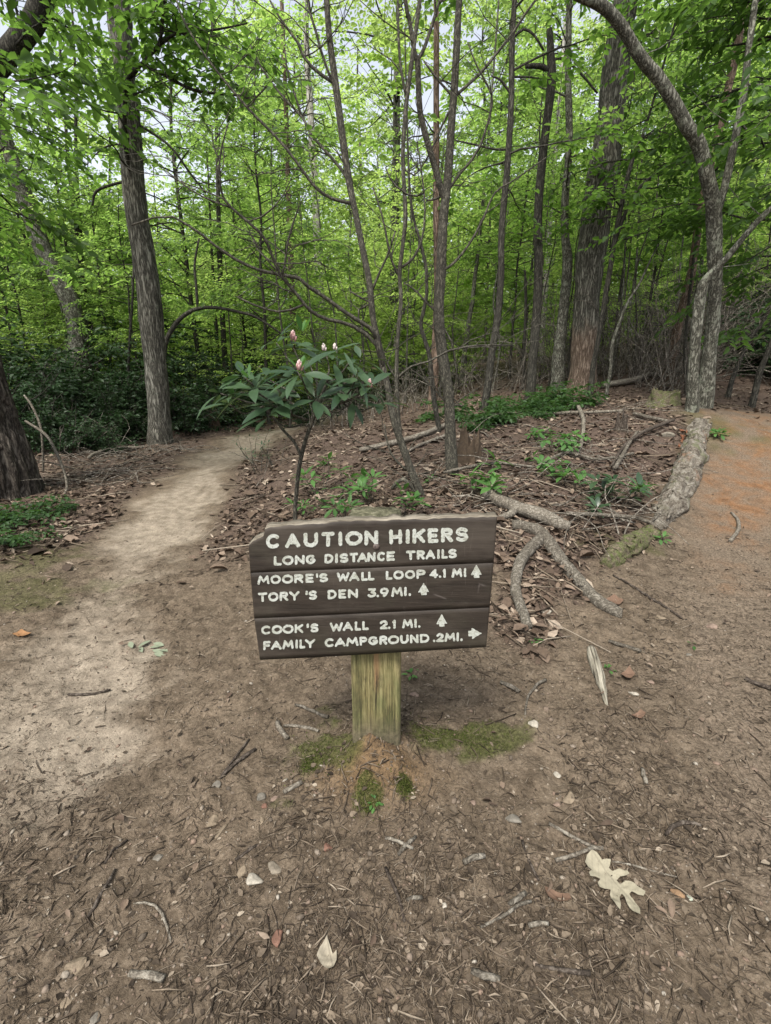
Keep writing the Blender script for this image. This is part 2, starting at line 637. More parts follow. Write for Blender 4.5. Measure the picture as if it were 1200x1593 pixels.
def masks(x, y):
    q = np.stack([x, y, np.zeros_like(x)], 1)
    n1 = fbm(q * 3.0, 4, 11) - .5
    n2 = fbm(q * 9.0, 4, 12) - .5
    sand = 1 - sstep(.3, 1.15, dist_poly(x, y, PATH_L) + 2.2 * n1 + 1.1 * n2)
    sand *= .62 + .38 * sstep(-.12, .08, fbm(q * 1.7, 4, 14) - .5)
    near = 1 - sstep(.7, 1.7, y)
    sand *= 1 - .25 * near
    right = 1 - sstep(.5, 1.3, dist_poly(x, y, PATH_R) + 1.2 * n1 + .7 * n2)
    right = right * (1 - .85 * sstep(5.6, 7.0, y + 2 * n1))
    orange = right * sstep(2.9, 4.2, y + 2.4 * n1)
    bank = sstep(-.12, .12, edge_dist(x, y, BANK) + .5 * n1 + .25 * n2)
    far = sstep(5.5, 8, y) * (1 - sstep(.9, 1.6, dist_poly(x, y, PATH_L))) * 0
    pl = dist_poly(x, y, PATH_L)
    side = sstep(1.0, 1.8, pl + 1.2 * n1) * sstep(2.6, 3.6, y + .8 * n1) * (x < 0) * .9
    woods = np.maximum(sstep(7, 9, y), sstep(5.6, 7.0, y + 2 * n1) * (x > 2)) * sstep(1.1, 1.7, pl)
    litter = np.clip(np.maximum(np.maximum(bank, side), woods) * (1 - right) * (1 - sand), 0, 1)
    moss = np.zeros_like(x)
    for mx, my, a, b in MOSS:
        moss = np.maximum(moss, 1 - sstep(.6, 1.15, np.hypot((x - mx) / (a * 1.25), (y - my) / (b * 1.25)) + 3.4 * n2 + .9 * n1))
    for mx, my, a, b in FAR_MOSS:
        moss = np.maximum(moss, .7 * (1 - sstep(.4, 1.2, np.hypot((x - mx) / a, (y - my) / b) + 2.2 * n2)))
    clay = np.clip(np.exp(-(((x - POST[0]) / .17) ** 2 + ((y - POST[1] + .15) / .11) ** 2)) * 1.5 + n2 * .8, 0, 1) * np.exp(-(((x - POST[0]) / .34) ** 2 + ((y - POST[1] + .15) / .2) ** 2))
    return sand, right, orange, litter, moss, clay


# ------------------------------------------------------------------ the ground sheet
def axis(fine0, fine1, step, lo, hi, g=1.09):
    a = list(np.arange(fine0, fine1, step))
    s, v = step, fine1
    while v < hi:
        a.append(v)
        s *= g
        v += s
    a.append(hi)
    s, v = step, fine0
    b = []
    while v > lo:
        s *= g
        v -= s
        b.append(v)
    return np.array(sorted(set(b + a)))


gx = axis(-1.9, 1.9, .0105, -80, 80, 1.05)
gy = axis(.5, 2.6, .0105, -12, 120, 1.045)
X, Y_ = np.meshgrid(gx, gy)
xf, yf = X.ravel(), Y_.ravel()
zf = gz(xf, yf)
sand, right, orange, litter, moss, clay = masks(xf, yf)
q = np.stack([xf, yf, zf], 1)
nearw = 1 - sstep(3.5, 7, yf)
lumps = (fbm(q * 16, 4, 21) - .5) * .030 + (fbm(q * 55, 3, 22) - .5) * .016
lumps += np.clip(fbm(q * 30, 2, 23) - .62, 0, 1) * .05
zf = zf + lumps * nearw * (1 - .35 * sand) + moss * .012 * (fbm(q * 60, 2, 3)) + .045 * clay * (fbm(q * 25, 2, 8))
zf = zf - .02 * sand * nearw
ny, nx = X.shape
idx = np.arange(ny * nx).reshape(ny, nx)
GF = np.stack([idx[:-1, :-1], idx[:-1, 1:], idx[1:, 1:], idx[1:, :-1]], -1).reshape(-1, 4)

b = NB('forest_soil')
oc = b.obj()
n_big = b.noise(oc, 2.3, 5, .6)
n_mid = b.noise(oc, 14, 6, .65)
n_fine = b.noise(oc, 85, 6, .7)
n_vf = b.noise(oc, 260, 3, .6)
vcell = b.voro(oc, 75, 'F1', 'Color')
vd = b.voro(oc, 75, 'F1', 'Distance')
dirt = b.ramp(b.math('ADD', b.math('MULTIPLY', n_mid, .5), b.math('MULTIPLY', n_fine, .5)),
              [(.33, (.04, .03, .02)), (.5, (.108, .083, .058)), (.66, (.2, .158, .114))])
dirt = b.mix(b.ramp(n_big, [(.5, 0.0), (.68, .75)]), dirt, b.ramp(n_fine, [(.35, (.11, .083, .057)), (.65, (.235, .184, .132))]))
sandc = b.ramp(b.math('ADD', b.math('MULTIPLY', n_mid, .6), b.math('MULTIPLY', n_fine, .4)), [(.33, (.115, .094, .071)), (.5, (.24, .2, .152)), (.66, (.36, .305, .235))])
rightc = b.ramp(n_fine, [(.33, (.06, .046, .032)), (.5, (.135, .105, .076)), (.68, (.22, .174, .128))])
orangec = b.ramp(b.math('ADD', b.math('MULTIPLY', n_mid, .6), b.math('MULTIPLY', n_fine, .4)), [(.33, (.075, .04, .02)), (.5, (.17, .088, .042)), (.68, (.25, .145, .08))])
litc = b.ramp(n_fine, [(.33, (.03, .021, .016)), (.5, (.085, .061, .048)), (.68, (.16, .118, .092))])
mossc = b.ramp(n_fine, [(.35, (.024, .03, .008)), (.5, (.05, .06, .014)), (.66, (.09, .10, .03))])
clayc = b.ramp(n_fine, [(.35, (.07, .048, .028)), (.6, (.18, .118, .064))])
peb = b.ramp(vd, [(.12, 1.0), (.3, 0.0)])
sepc = b.n('ShaderNodeSeparateColor')
b.set(sepc.inputs[0], vcell)
pebm = b.math('MULTIPLY', peb, b.ramp(sepc.outputs[0], [(.72, 0.0), (.76, 1.0)]))
pebc = b.ramp(sepc.outputs[1], [(.1, (.14, .112, .083)), (.6, (.22, .18, .137)), (.95, (.32, .28, .23))])
c = dirt
c = b.mix(b.attr('right'), c, rightc)
c = b.mix(b.attr('sand'), c, sandc)
c = b.mix(b.math('MULTIPLY', b.math('MULTIPLY', b.attr('orange'), .95), b.ramp(b.noise(oc, 3.2, 6, .65, .8), [(.42, .08), (.65, 1.0)])), c, orangec)
c = b.mix(b.math('MULTIPLY', pebm, .55), c, pebc)
c = b.mix(b.attr('litter'), c, litc)
c = b.mix(b.math('MULTIPLY', b.attr('clay'), .95, True), c, clayc)
c = b.mix(b.math('MULTIPLY', b.attr('moss'), .68, True), c, mossc)
hgt = b.math('ADD', b.math('MULTIPLY', n_fine, .8), b.math('ADD', b.math('MULTIPLY', n_vf, .35), b.math('MULTIPLY', pebm, .35)))
M['soil'] = b.done(b.bsdf(c, .95, b.bump(hgt, .9, .012), .12))
ground = mesh_np('ground', np.stack([xf, yf, zf], 1), GF, M['soil'], None,
                 dict(sand=sand, right=right, orange=orange, litter=litter, moss=moss, clay=clay), True)
tag(ground, kind='structure')

# bilinear lookup of the finished sheet, so that things rest on it
from bisect import bisect_right
ZG = zf.reshape(ny, nx)


def gs(x, y):
    x = np.atleast_1d(np.asarray(x, float))
    y = np.atleast_1d(np.asarray(y, float))
    i = np.clip(np.searchsorted(gx, x) - 1, 0, nx - 2)
    j = np.clip(np.searchsorted(gy, y) - 1, 0, ny - 2)
    u = (x - gx[i]) / (gx[i + 1] - gx[i])
    v = (y - gy[j]) / (gy[j + 1] - gy[j])
    return (ZG[j, i] * (1 - u) + ZG[j, i + 1] * u) * (1 - v) + (ZG[j + 1, i] * (1 - u) + ZG[j + 1, i + 1] * u) * v


def s1(x, y):
    return float(gs(x, y)[0])

#@@PART2
# ------------------------------------------------------------------ the trail sign
YS = 1.40 - .079 - .034            # front of the boards


def zp(X, Yp):
    """sign-board drawing coordinates -> photo pixel"""
    return 350 + X / 2.66667, 750 + Yp / 2.66667


def sp(X, Yp, y=YS):
    return at(*zp(X, Yp), y)


sign_root = empty('trail_sign', (POST[0], POST[1], s1(*POST)))
tag(sign_root, 'dark brown wooden board sign with white routed trail names on a square post', 'sign')
SR = np.array(sign_root.location)

# post
b = NB('weathered_post_wood')
oc = b.obj((1, 1, .035))
gr = b.noise(oc, 120, 8, .72, .3)
gr2 = b.noise(b.obj((1, 1, .05)), 420, 4, .7)
ckn = b.noise(b.obj((1, 1, .04)), 62, 3, .6, .2)
checks = b.math('MULTIPLY', b.ramp(b.math('ABSOLUTE', b.math('SUBTRACT', ckn, .5)), [(.0, 1.0), (.012, 0.0)]), b.ramp(b.noise(b.obj((1, 1, .5)), 16, 3), [(.5, 0.0), (.6, 1.0)]))
blot = b.noise(b.obj((1, 1, .45)), 11, 5, .65)
col = b.ramp(b.math('ADD', b.math('MULTIPLY', gr, .7), b.math('MULTIPLY', gr2, .3)), [(.38, (.055, .046, .022)), (.5, (.17, .145, .066)), (.6, (.29, .25, .125))])
green = b.ramp(gr, [(.39, (.045, .05, .022)), (.6, (.16, .168, .072))])
col = b.mix(b.ramp(blot, [(.42, 0.0), (.62, .8)]), col, green)
s = b.sep(b.obj())
xw = b.math('ADD', b.math('ABSOLUTE', b.math('ADD', s[0], b.math('MULTIPLY', b.math('SUBTRACT', blot, .5), .03))), 0.0)
hz = b.math('ABSOLUTE', b.math('SUBTRACT', s[2], .30))
strk = b.math('MULTIPLY', b.ramp(xw, [(.006, 1.0), (.0095, 0.0)]), b.ramp(hz, [(.05, 1.0), (.11, 0.0)]))
col = b.mix(b.math('MULTIPLY', strk, b.ramp(gr, [(.38, .35), (.55, 1.0)])), col, b.mix(gr2, (.14, .08, .04), (.33, .2, .105)))
crack = b.math('MULTIPLY', b.ramp(xw, [(.001, 1.0), (.0035, 0.0)]), b.ramp(b.math('ABSOLUTE', b.math('SUBTRACT', s[2], .2)), [(.05, 1.0), (.09, 0.0)]))
col = b.mix(b.math('MULTIPLY', crack, .85), col, (.02, .015, .012))
col = b.mix(b.math('MULTIPLY', checks, .8), col, (.022, .018, .011))
stn = b.noise(b.obj((1, 1, .3)), 22, 6, .7)
col = b.mix(b.ramp(stn, [(.55, 0.0), (.68, .6)]), col, (.05, .046, .026))
mud = b.ramp(b.math('ADD', s[2], b.math('MULTIPLY', b.math('SUBTRACT', blot, .5), .14)), [(.03, 1.0), (.115, 0.0)])
col = b.mix(b.math('MULTIPLY', mud, .8), col, b.ramp(b.noise(b.obj(), 60, 5, .7), [(.35, (.045, .042, .03)), (.65, (.15, .125, .085))]))
top = b.ramp(s[2], [(.585, 0.0), (.6, 1.0)])
col = b.mix(top, col, b.ramp(b.noise(b.obj(), 55, 5, .7), [(.35, (.035, .034, .02)), (.55, (.12, .115, .072)), (.7, (.24, .225, .16))]))
M['post'] = b.done(b.bsdf(col, .88, b.bump(b.math('ADD', gr, b.math('MULTIPLY', gr2, .5)), .6, .006), .15))

hw = .079
ztop = at(580, 788, POST[1] + hw)[2] - SR[2] + .0
g = Geo()
nz_ = 60
cs = []
cor = .008
for cxs, cys in ((1, -1), (1, 1), (-1, 1), (-1, -1)):
    pass
base = []
for k in range(-8, 9):
    base.append((k / 8 * (hw - cor), -hw))
for k in range(-8, 9):
    base.append((hw, k / 8 * (hw - cor)))
for k in range(8, -9, -1):
    base.append((k / 8 * (hw - cor), hw))
for k in range(8, -9, -1):
    base.append((-hw, k / 8 * (hw - cor)))
base = np.array(base)
zz = np.concatenate([np.linspace(-.15, ztop - .012, 70), [ztop - .006, ztop]])
ins = np.concatenate([np.ones(70), [.985, .93]])
P = np.zeros((len(zz), len(base), 3))
P[:, :, :2] = base[None] * ins[:, None, None]
P[:, :, 2] = zz[:, None]
fl_ = P.reshape(-1, 3)
dsp = (fbm(np.stack([fl_[:, 0] * 90, fl_[:, 1] * 90, fl_[:, 2] * 5], 1), 3, 31) - .5) * .006
fl_[:, :2] *= (1 + dsp / hw)[:, None]
topj = (np.repeat(np.arange(len(zz)), len(base)) >= 70)
fl_[topj, 2] += (fbm(fl_[topj] * 45, 3, 9) - .5) * .02
n = len(base)
ii = np.arange(len(zz) * n).reshape(len(zz), n)
Q = np.stack([ii[:-1], np.roll(ii[:-1], -1, 1), np.roll(ii[1:], -1, 1), ii[1:]], -1).reshape(-1, 4)
V = np.vstack([fl_, [[0, 0, ztop + .002]]])
T = [(ii[-1, k], ii[-1, (k + 1) % n], len(V) - 1) for k in range(n)]
g.add(V, Q, T)
g.build('post', M['post'], sign_root)

# boards
b = NB('brown_stained_board')
oc = b.obj((.06, 1, 1))
gr = b.noise(oc, 60, 6, .65, .3)
gr2 = b.noise(oc, 230, 3, .6)
blot = b.noise(b.obj(), 9, 5, .6)
col = b.ramp(b.math('ADD', b.math('MULTIPLY', gr, .6), b.math('MULTIPLY', gr2, .4)), [(.33, (.012, .0088, .0062)), (.5, (.024, .018, .0132)), (.68, (.04, .0305, .023))])
col = b.mix(b.ramp(blot, [(.5, 0.0), (.72, .4)]), col, (.036, .034, .022))
scr = b.voro(b.obj((1, 1, .18)), 17, 'DISTANCE_TO_EDGE')
col = b.mix(b.math('MULTIPLY', b.ramp(scr, [(.0, .5), (.012, 0.0)]), b.ramp(b.noise(b.obj(), 14, 2), [(.56, 0.0), (.66, 1.0)])), col, (.13, .11, .1))
spk = b.noise(b.obj(), 330, 2, .6)
col = b.mix(b.ramp(spk, [(.68, 0.0), (.78, .5)]), col, (.13, .12, .11))
fade = b.noise(b.obj((.5, 1, 1.4)), 5.5, 5, .65)
col = b.mix(b.ramp(fade, [(.48, 0.0), (.66, .55)]), col, b.mix(gr, (.042, .033, .025), (.1, .083, .066)))
zz_ = b.sep(b.obj())[2]
alg = b.math('MULTIPLY', b.ramp(zz_, [(.30, 1.0), (.44, 0.0)]), b.ramp(b.noise(b.obj((.4, 1, 1)), 12, 5, .65), [(.42, 0.0), (.62, .7)]))
col = b.mix(alg, col, (.048, .048, .024))
M['board'] = b.done(b.bsdf(col, .62, b.bump(b.math('ADD', gr, b.math('MULTIPLY', gr2, .4)), .35, .004), .3))
b = NB('bare_weathered_edge')
gr = b.noise(b.obj((.08, 1, 1)), 90, 6, .7)
M['edge'] = b.done(b.bsdf(b.ramp(gr, [(.33, (.06, .05, .038)), (.5, (.16, .14, .108)), (.68, (.29, .26, .21))]), .9, b.bump(gr, .6, .004), .1))


def interp_poly(pts, xs):
    pts = np.array(pts, float)
    return np.interp(xs, pts[:, 0], pts[:, 1])


TOPL = [(95, 262), (108, 246), (120, 236), (150, 226), (160, 219), (166, 192), (185, 184), (260, 176), (340, 170), (420, 165), (500, 160), (560, 157), (640, 155), (730, 152), (810, 151),
        (900, 146), (980, 143), (1060, 141), (1100, 139), (1128, 142)]
J1 = [(90, 377.5), (1130, 334.5)]
J2 = [(90, 568), (1130, 519)]
BOT = [(90, 741), (400, 726), (700, 708), (1130, 682)]
LEFT = [(240, 97), (380, 106), (570, 122), (740, 146)]     # x of the left edge by y
RIGHT = [(135, 1131), (330, 1116), (520, 1099), (690, 1084)]
THK = .034


def board(topl, botl, seed, edge_top):
    K = 150
    ss = np.linspace(0, 1, K)
    if edge_top:
        ss = np.unique(np.concatenate([ss, np.linspace(0, .09, 24)]))
        K = len(ss)
    # columns run between the slanted ends
    def row(line, t):
        # iterate: x depends on y through the slanted ends
        y = np.full(K, np.mean([p[1] for p in line]))
        for _ in range(6):
            xl = interp_poly([(a, c) for a, c in LEFT], y)
            xr = interp_poly([(a, c) for a, c in RIGHT], y)
            x = xl + (xr - xl) * ss
            y = interp_poly(line, x)
        return np.array([sp(a, c) for a, c in zip(x, y)])
    t3, b3 = row(topl, 0), row(botl, 1)
    if edge_top:
        t3[:, 2] += (fbm(np.stack([t3[:, 0] * 60, np.zeros(K), np.zeros(K)], 1), 3, 44) - .5) * .006
    else:
        t3[:, 2] -= .0
    NR = 10
    rows = [t3 + (b3 - t3) * v for v in np.linspace(0, 1, NR)]
    front = np.array(rows)                                 # NR, K, 3
    front[0, :, 2] -= .003 if edge_top else .0003
    front[-1, :, 2] += .0
    wob = (fbm(np.stack([front[..., 0].ravel() * 6, front[..., 2].ravel() * 40, np.full(front[..., 0].size, seed)], 1), 3, 50) - .5) * .0012
    front[..., 1] += wob.reshape(front.shape[:2]) * 0.5
    ch = t3.copy()
    ch[:, 1] += (.003 + (fbm(np.stack([t3[:, 0] * 45, np.zeros(K), np.ones(K)], 1), 2, 45)) * .006) if edge_top else .0006
    back_t = t3.copy(); back_t[:, 1] = YS + THK
    if edge_top:
        back_t[:, 2] += (fbm(np.stack([t3[:, 0] * 40, np.ones(K), np.zeros(K)], 1), 3, 47) - .45) * .012
    back_b = b3.copy(); back_b[:, 1] = YS + THK
    grid = np.concatenate([back_b[None], back_t[None], ch[None], front, back_b[None]], 0)
    R_ = grid.shape[0]
    V = grid.reshape(-1, 3)
    ii = np.arange(R_ * K).reshape(R_, K)
    Q = np.stack([ii[:-1, :-1], ii[1:, :-1], ii[1:, 1:], ii[:-1, 1:]], -1)
    mi = np.zeros(Q.shape[:2], int)
    if edge_top:
        mi[1, :] = 1
        mi[2, :] = 1
    else:
        mi[1:3, :] = 0
    F5 = []
    # end caps as fans of quads
    L = [ii[r, 0] for r in range(R_ - 1)]
    Rr = [ii[r, K - 1] for r in range(R_ - 1)]
    V = V - SR
    tris = []
    for ring, flip in ((L, False), (Rr, True)):
        c = ring[0]
        for a, d in zip(ring[1:-1], ring[2:]):
            tris.append((c, d, a) if not flip else (c, a, d))
    Qf = Q.reshape(-1, 4)
    return mesh_np('board', V, [Qf, np.array(tris)], [M['board'], M['edge']], sign_root, None, False, np.concatenate([mi.ravel(), np.zeros(len(tris), int)]))


board(TOPL, J1, 1.0, True)
board(J1, J2, 2.0, False)
board(J2, BOT, 3.0, False)

# lettering: single-stroke glyphs in a unit box, swept with a brush on the board plane


def arc(cx, cy, rx, ry, a0, a1, n=14):
    a = np.radians(np.linspace(a0, a1, n))
    return [(cx + rx * math.cos(t), cy + ry * math.sin(t)) for t in a]


O_ = [arc(.5, .5, .5, .5, 0, 360, 28)]
GL = {
    'A': [[(0, 0), (.5, 1), (1, 0)], [(.2, .33), (.8, .33)]],
    'C': [arc(.55, .5, .55, .5, 48, 312, 22)],
    'D': [[(0, 0), (0, 1), (.35, 1)] + arc(.35, .5, .65, .5, 90, -90, 14) + [(0, 0)]],
    'E': [[(1, 1), (0, 1), (0, 0), (1, 0)], [(0, .5), (.85, .5)]],
    'F': [[(1, 1), (0, 1), (0, 0)], [(0, .5), (.85, .5)]],
    'G': [arc(.52, .5, .52, .5, 50, 345, 22) + [(1.0, .45), (.6, .45)]],
    'H': [[(0, 0), (0, 1)], [(1, 0), (1, 1)], [(0, .5), (1, .5)]],
    'I': [[(.5, 0), (.5, 1)]],
    'K': [[(0, 0), (0, 1)], [(1, 1), (.05, .45)], [(.3, .6), (1, 0)]],
    'L': [[(0, 1), (0, 0), (1, 0)]],
    'M': [[(0, 0), (.14, 1), (.5, .3), (.86, 1), (1, 0)]],
    'N': [[(0, 0), (0, 1), (1, 0), (1, 1)]],
    'O': O_,
    'P': [[(0, 0), (0, 1), (.55, 1)] + arc(.55, .75, .45, .25, 90, -90, 12) + [(0, .5)]],
    'R': [[(0, 0), (0, 1), (.55, 1)] + arc(.55, .76, .45, .24, 90, -90, 12) + [(0, .52)], [(.45, .5), (1, 0)]],
    'S': [arc(.5, .75, .48, .25, 30, 270, 16) + arc(.5, .25, .5, .25, 90, -150, 16)],
    'T': [[(0, 1), (1, 1)], [(.5, 1), (.5, 0)]],
    'U': [[(0, 1), (0, .42)] + arc(.5, .42, .5, .42, 180, 360, 14) + [(1, 1)]],
    'W': [[(0, 1), (.24, 0), (.5, .8), (.76, 0), (1, 1)]],
    'Y': [[(0, 1), (.5, .48), (1, 1)], [(.5, .48), (.5, 0)]],
    "'": [[(.6, 1.02), (.35, .72)]],
    '.': [[(.5, 0.0), (.5, .02)]],
    '1': [[(.25, .85), (.6, 1), (.6, 0)]],
    '2': [arc(.5, .7, .48, .3, 160, -25, 14) + [(0, 0), (1, 0)]],
    '3': [[(.05, 1), (.95, 1), (.45, .6)] + arc(.45, .3, .52, .3, 85, -150, 14)],
    '4': [[(.72, 0), (.72, 1), (0, .3), (1, .3)]],
    '9': [arc(.5, .68, .46, .32, 0, 360, 20), [(.96, .68), (.8, .3), (.45, 0)]],
}


def seg_sdf(PX, PY, polylines):
    d = np.full(PX.shape, 1e9)
    for pl in polylines:
        for (x0, y0), (x1, y1) in zip(pl[:-1], pl[1:]):
            dx, dy = x1 - x0, y1 - y0
            L2 = dx * dx + dy * dy + 1e-9
            t = np.clip(((PX - x0) * dx + (PY - y0) * dy) / L2, 0, 1)
            d = np.minimum(d, np.hypot(PX - x0 - t * dx, PY - y0 - t * dy))
    return d


def fill_sdf(PX, PY, poly):
    return -edge_dist(PX.copy(), PY.copy(), poly)


def shape_mesh(fun, x0, x1, y0, y1, step, g, off=.0016):
    """flat sheet covering where fun < 0, its rim pulled onto the zero line"""
    xs = np.arange(x0, x1 + step, step)
    ys = np.arange(y0, y1 + step, step)
    XX, YY = np.meshgrid(xs, ys)
    cX = (XX[:-1, :-1] + XX[1:, 1:]) / 2
    cY = (YY[:-1, :-1] + YY[1:, 1:]) / 2
    ins = fun(cX, cY) < 0
    if not ins.any():
        return
    cnt = np.zeros(XX.shape, int)
    cnt[:-1, :-1] += ins; cnt[1:, :-1] += ins; cnt[:-1, 1:] += ins; cnt[1:, 1:] += ins
    used = cnt > 0
    rim = used & (cnt < 4)
    e = step * .3
    for _ in range(2):
        f0 = fun(XX[rim], YY[rim])
        gx_ = (fun(XX[rim] + e, YY[rim]) - fun(XX[rim] - e, YY[rim])) / (2 * e)
        gy_ = (fun(XX[rim], YY[rim] + e) - fun(XX[rim], YY[rim] - e)) / (2 * e)
        gg = np.clip(gx_ ** 2 + gy_ ** 2, .4, 4)
        mv = np.clip(f0 / gg, -step * .8, step * .8)
        XX[rim] -= gx_ * mv
        YY[rim] -= gy_ * mv
    num = np.full(XX.shape, -1)
    num[used] = np.arange(used.sum())
    P = np.array([sp(a, c, YS - off) for a, c in zip(XX[used], YY[used])]) - SR
    jj, kk = np.nonzero(ins)
    Q = np.stack([num[jj, kk], num[jj + 1, kk], num[jj + 1, kk + 1], num[jj, kk + 1]], -1)
    g.add(P, Q)


b = NB('white_sign_paint')
n1 = b.noise(b.obj(), 160, 4, .65)
n2 = b.noise(b.obj(), 26, 4, .6)
n3 = b.noise(b.obj(), 420, 2, .6)
col = b.mix(b.ramp(n2, [(.42, 0.0), (.7, .6)]), (.43, .445, .405), (.26, .27, .2))
col = b.mix(b.ramp(n1, [(.51, 0.0), (.62, .8)]), col, (.22, .215, .175))
col = b.mix(b.ramp(n3, [(.61, 0.0), (.69, .85)]), col, (.06, .05, .04))
M['paint'] = b.done(b.bsdf(col, .7, b.bump(n1, .3, .002), .25))


def text_line(glyphs, slope, ycap0, ybase0, xref, hw_, seed):
    """glyphs: (char, x0, x1); the cap and base rows at xref, both sloping"""
    rs = np.random.default_rng(seed)
    g = Geo()
    for k, (ch, x0, x1) in enumerate(glyphs):
        if k and (x0 - glyphs[k - 1][2] > 26):            # a new word, a mesh of its own
            g.build('lettering', M['paint'], sign_root, smooth=False)
            g = Geo()
        dy = slope * ((x0 + x1) / 2 - xref)
        yt, yb = ycap0 + dy + hw_, ybase0 + dy - hw_
        a0, a1 = x0 + hw_, x1 - hw_
        if a1 < a0:
            a0 = a1 = (x0 + x1) / 2
        j = rs.normal(0, .012, 2)
        pls = []
        for pl in GL[ch]:
            pls.append([(a0 + (a1 - a0) * (u + j[0] * v), yb + (yt - yb) * v + slope * (u - .5) * (a1 - a0)) for u, v in pl])
        sd = rs.integers(1000)

        def fun(PX, PY, pls=pls, sd=sd):
            d = seg_sdf(PX, PY, pls)
            sh = PX.shape
            nn = fbm(np.stack([PX.ravel() * .11, PY.ravel() * .11, np.full(PX.size, sd + .5)], 1), 2, 60).reshape(sh)
            return d - hw_ * (.97 + .62 * (nn - .5))
        shape_mesh(fun, x0 - 5, x1 + 5, min(yt, yb) - hw_ - 8, max(yt, yb) + hw_ + 8, 1.7, g)
    g.build('lettering', M['paint'], sign_root, smooth=False)


def w_(s, ext):
    s = s.replace(' ', '')
    assert len(s) == len(ext), (s, len(ext))
    return [(c, a, d) for c, (a, d) in zip(s, ext)]


text_line(w_('CAUTION', [(170, 228), (250, 313), (326, 387), (400, 456), (468, 490), (499, 572), (579, 636)]) +
          w_('HIKERS', [(682, 736), (748, 770), (778, 832), (842, 886), (897, 947), (957, 1010)]), -.036, 215, 276, 200, 8.2, 1)
text_line(w_('LONG', [(203, 236), (239, 286), (290, 331), (335, 376)]) + w_('DISTANCE', [(413, 451), (456, 471), (476, 513), (517, 553), (549, 592), (591, 626), (631, 666), (671, 706)]) +
          w_('TRAILS', [(752, 791), (796, 830), (832, 874), (880, 892), (899, 926), (927, 963)]), -.041, 307, 347, 203, 5.6, 2)
text_line(w_("MOORE'S", [(135, 186), (189, 233), (237, 284), (288, 326), (335, 369), (378, 387), (391, 428)]) + w_('WALL', [(464, 517), (515, 559), (566, 593), (594, 621)]) +
          w_('LOOP', [(668, 696), (699, 743), (747, 790), (795, 833)]) + w_('4.1', [(849, 886), (888, 898), (902, 920)]) + w_('MI', [(941, 986), (990, 1003)]), -.037, 388, 426, 135, 5.2, 3)
text_line(w_("TORY'S", [(138, 176), (179, 223), (227, 263), (267, 311), (334, 344), (347, 383)]) + w_('DEN', [(426, 464), (471, 504), (511, 553)]) +
          w_('3.9', [(592, 629), (630, 640), (642, 681)]) + w_('MI.', [(691, 739), (742, 756), (761, 774)]), -.04, 459, 498, 138, 5.3, 4)
text_line(w_("COOK'S", [(151, 191), (194, 239), (239, 286), (289, 326), (339, 349), (354, 389)]) + w_('WALL', [(436, 491), (489, 532), (539, 566), (570, 598)]) +
          w_('2.1', [(642, 676), (677, 687), (692, 714)]) + w_('MI.', [(736, 781), (785, 798), (801, 813)]), -.045, 596, 634, 152, 5.2, 5)
text_line(w_('FAMILY', [(159, 190), (191, 236), (239, 286), (291, 305), (309, 334), (332, 376)]) +
          w_('CAMPGROUND', [(414, 453), (455, 502), (503, 555), (559, 591), (595, 636), (641, 674), (676, 724), (727, 763), (768, 804), (809, 849)]) +
          w_('.2MI.', [(863, 874), (877, 909), (911, 957), (960, 973), (976, 987)]), -.046, 660, 698, 160, 5.2, 6)


def arrow(poly):
    g = Geo()

    def fun(PX, PY):
        nn = fbm(np.stack([PX.ravel() * .12, PY.ravel() * .12, np.full(PX.size, poly[0][0])], 1), 2, 61).reshape(PX.shape)
        return fill_sdf(PX, PY, poly) - 2.2 + 3 * (nn - .5)
    xs = [p[0] for p in poly]
    ys = [p[1] for p in poly]
    shape_mesh(fun, min(xs) - 7, max(xs) + 7, min(ys) - 7, max(ys) + 7, 1.7, g)
    g.build('arrow', M['paint'], sign_root, smooth=False)


for cx, y0, y1, hwid in [(1044, 344, 397, 20), (825, 419, 468, 20), (900, 550, 599, 20)]:
    m = y0 + (y1 - y0) * .72
    arrow([(cx, y0 + 2), (cx + hwid, m), (cx + 9, m - 1), (cx + 10, y1 - 2), (cx - 8, y1 - 1), (cx - 9, m + 1), (cx - hwid, m + 2)])
arrow([(1063, 628), (1026, 608), (1027, 618), (1012, 619), (1013, 638), (1027, 638), (1028, 648)])

# carriage bolt
bl = sp(628, 268, YS)
g = Geo()
prof = [(0.0, -.0055), (.004, -.0052), (.0075, -.004), (.0095, -.0018), (.0098, .004)]
a = np.linspace(0, 2 * math.pi, 20, endpoint=False)
rows = np.array([[(bl[0] + r * math.cos(t), bl[1] + dy, bl[2] + r * math.sin(t)) for t in a] for r, dy in prof]) - SR
ii = np.arange(rows.shape[0] * 20).reshape(-1, 20)
g.add(rows.reshape(-1, 3), np.stack([ii[:-1], np.roll(ii[:-1], -1, 1), np.roll(ii[1:], -1, 1), ii[1:]], -1).reshape(-1, 4))
b = NB('dull_brown_bolt')
M['bolt'] = b.done(b.bsdf(b.ramp(b.noise(b.obj(), 200, 4), [(.35, (.05, .04, .035)), (.65, (.12, .09, .075))]), .5, None, .4))
g.build('bolt', M['bolt'], sign_root)
#@@PART3
# ------------------------------------------------------------------ trees: builders
UP = np.array([0, 0, 1.0])


def px_path(pix, Y, dY=0.0):
    """photo-traced stem -> world points with radii; the stem stands in the plane Y metres ahead (leaning by dY towards its top)"""
    out = []
    n = len(pix)
    for k, p in enumerate(pix):
        y = p[3] if len(p) > 3 else Y + dY * k / max(n - 1, 1)
        q = at(p[0], p[1], y)
        out.append([q[0], q[1], q[2], .5 * p[2] * pxm(p[1], y)])
    return np.array(out)


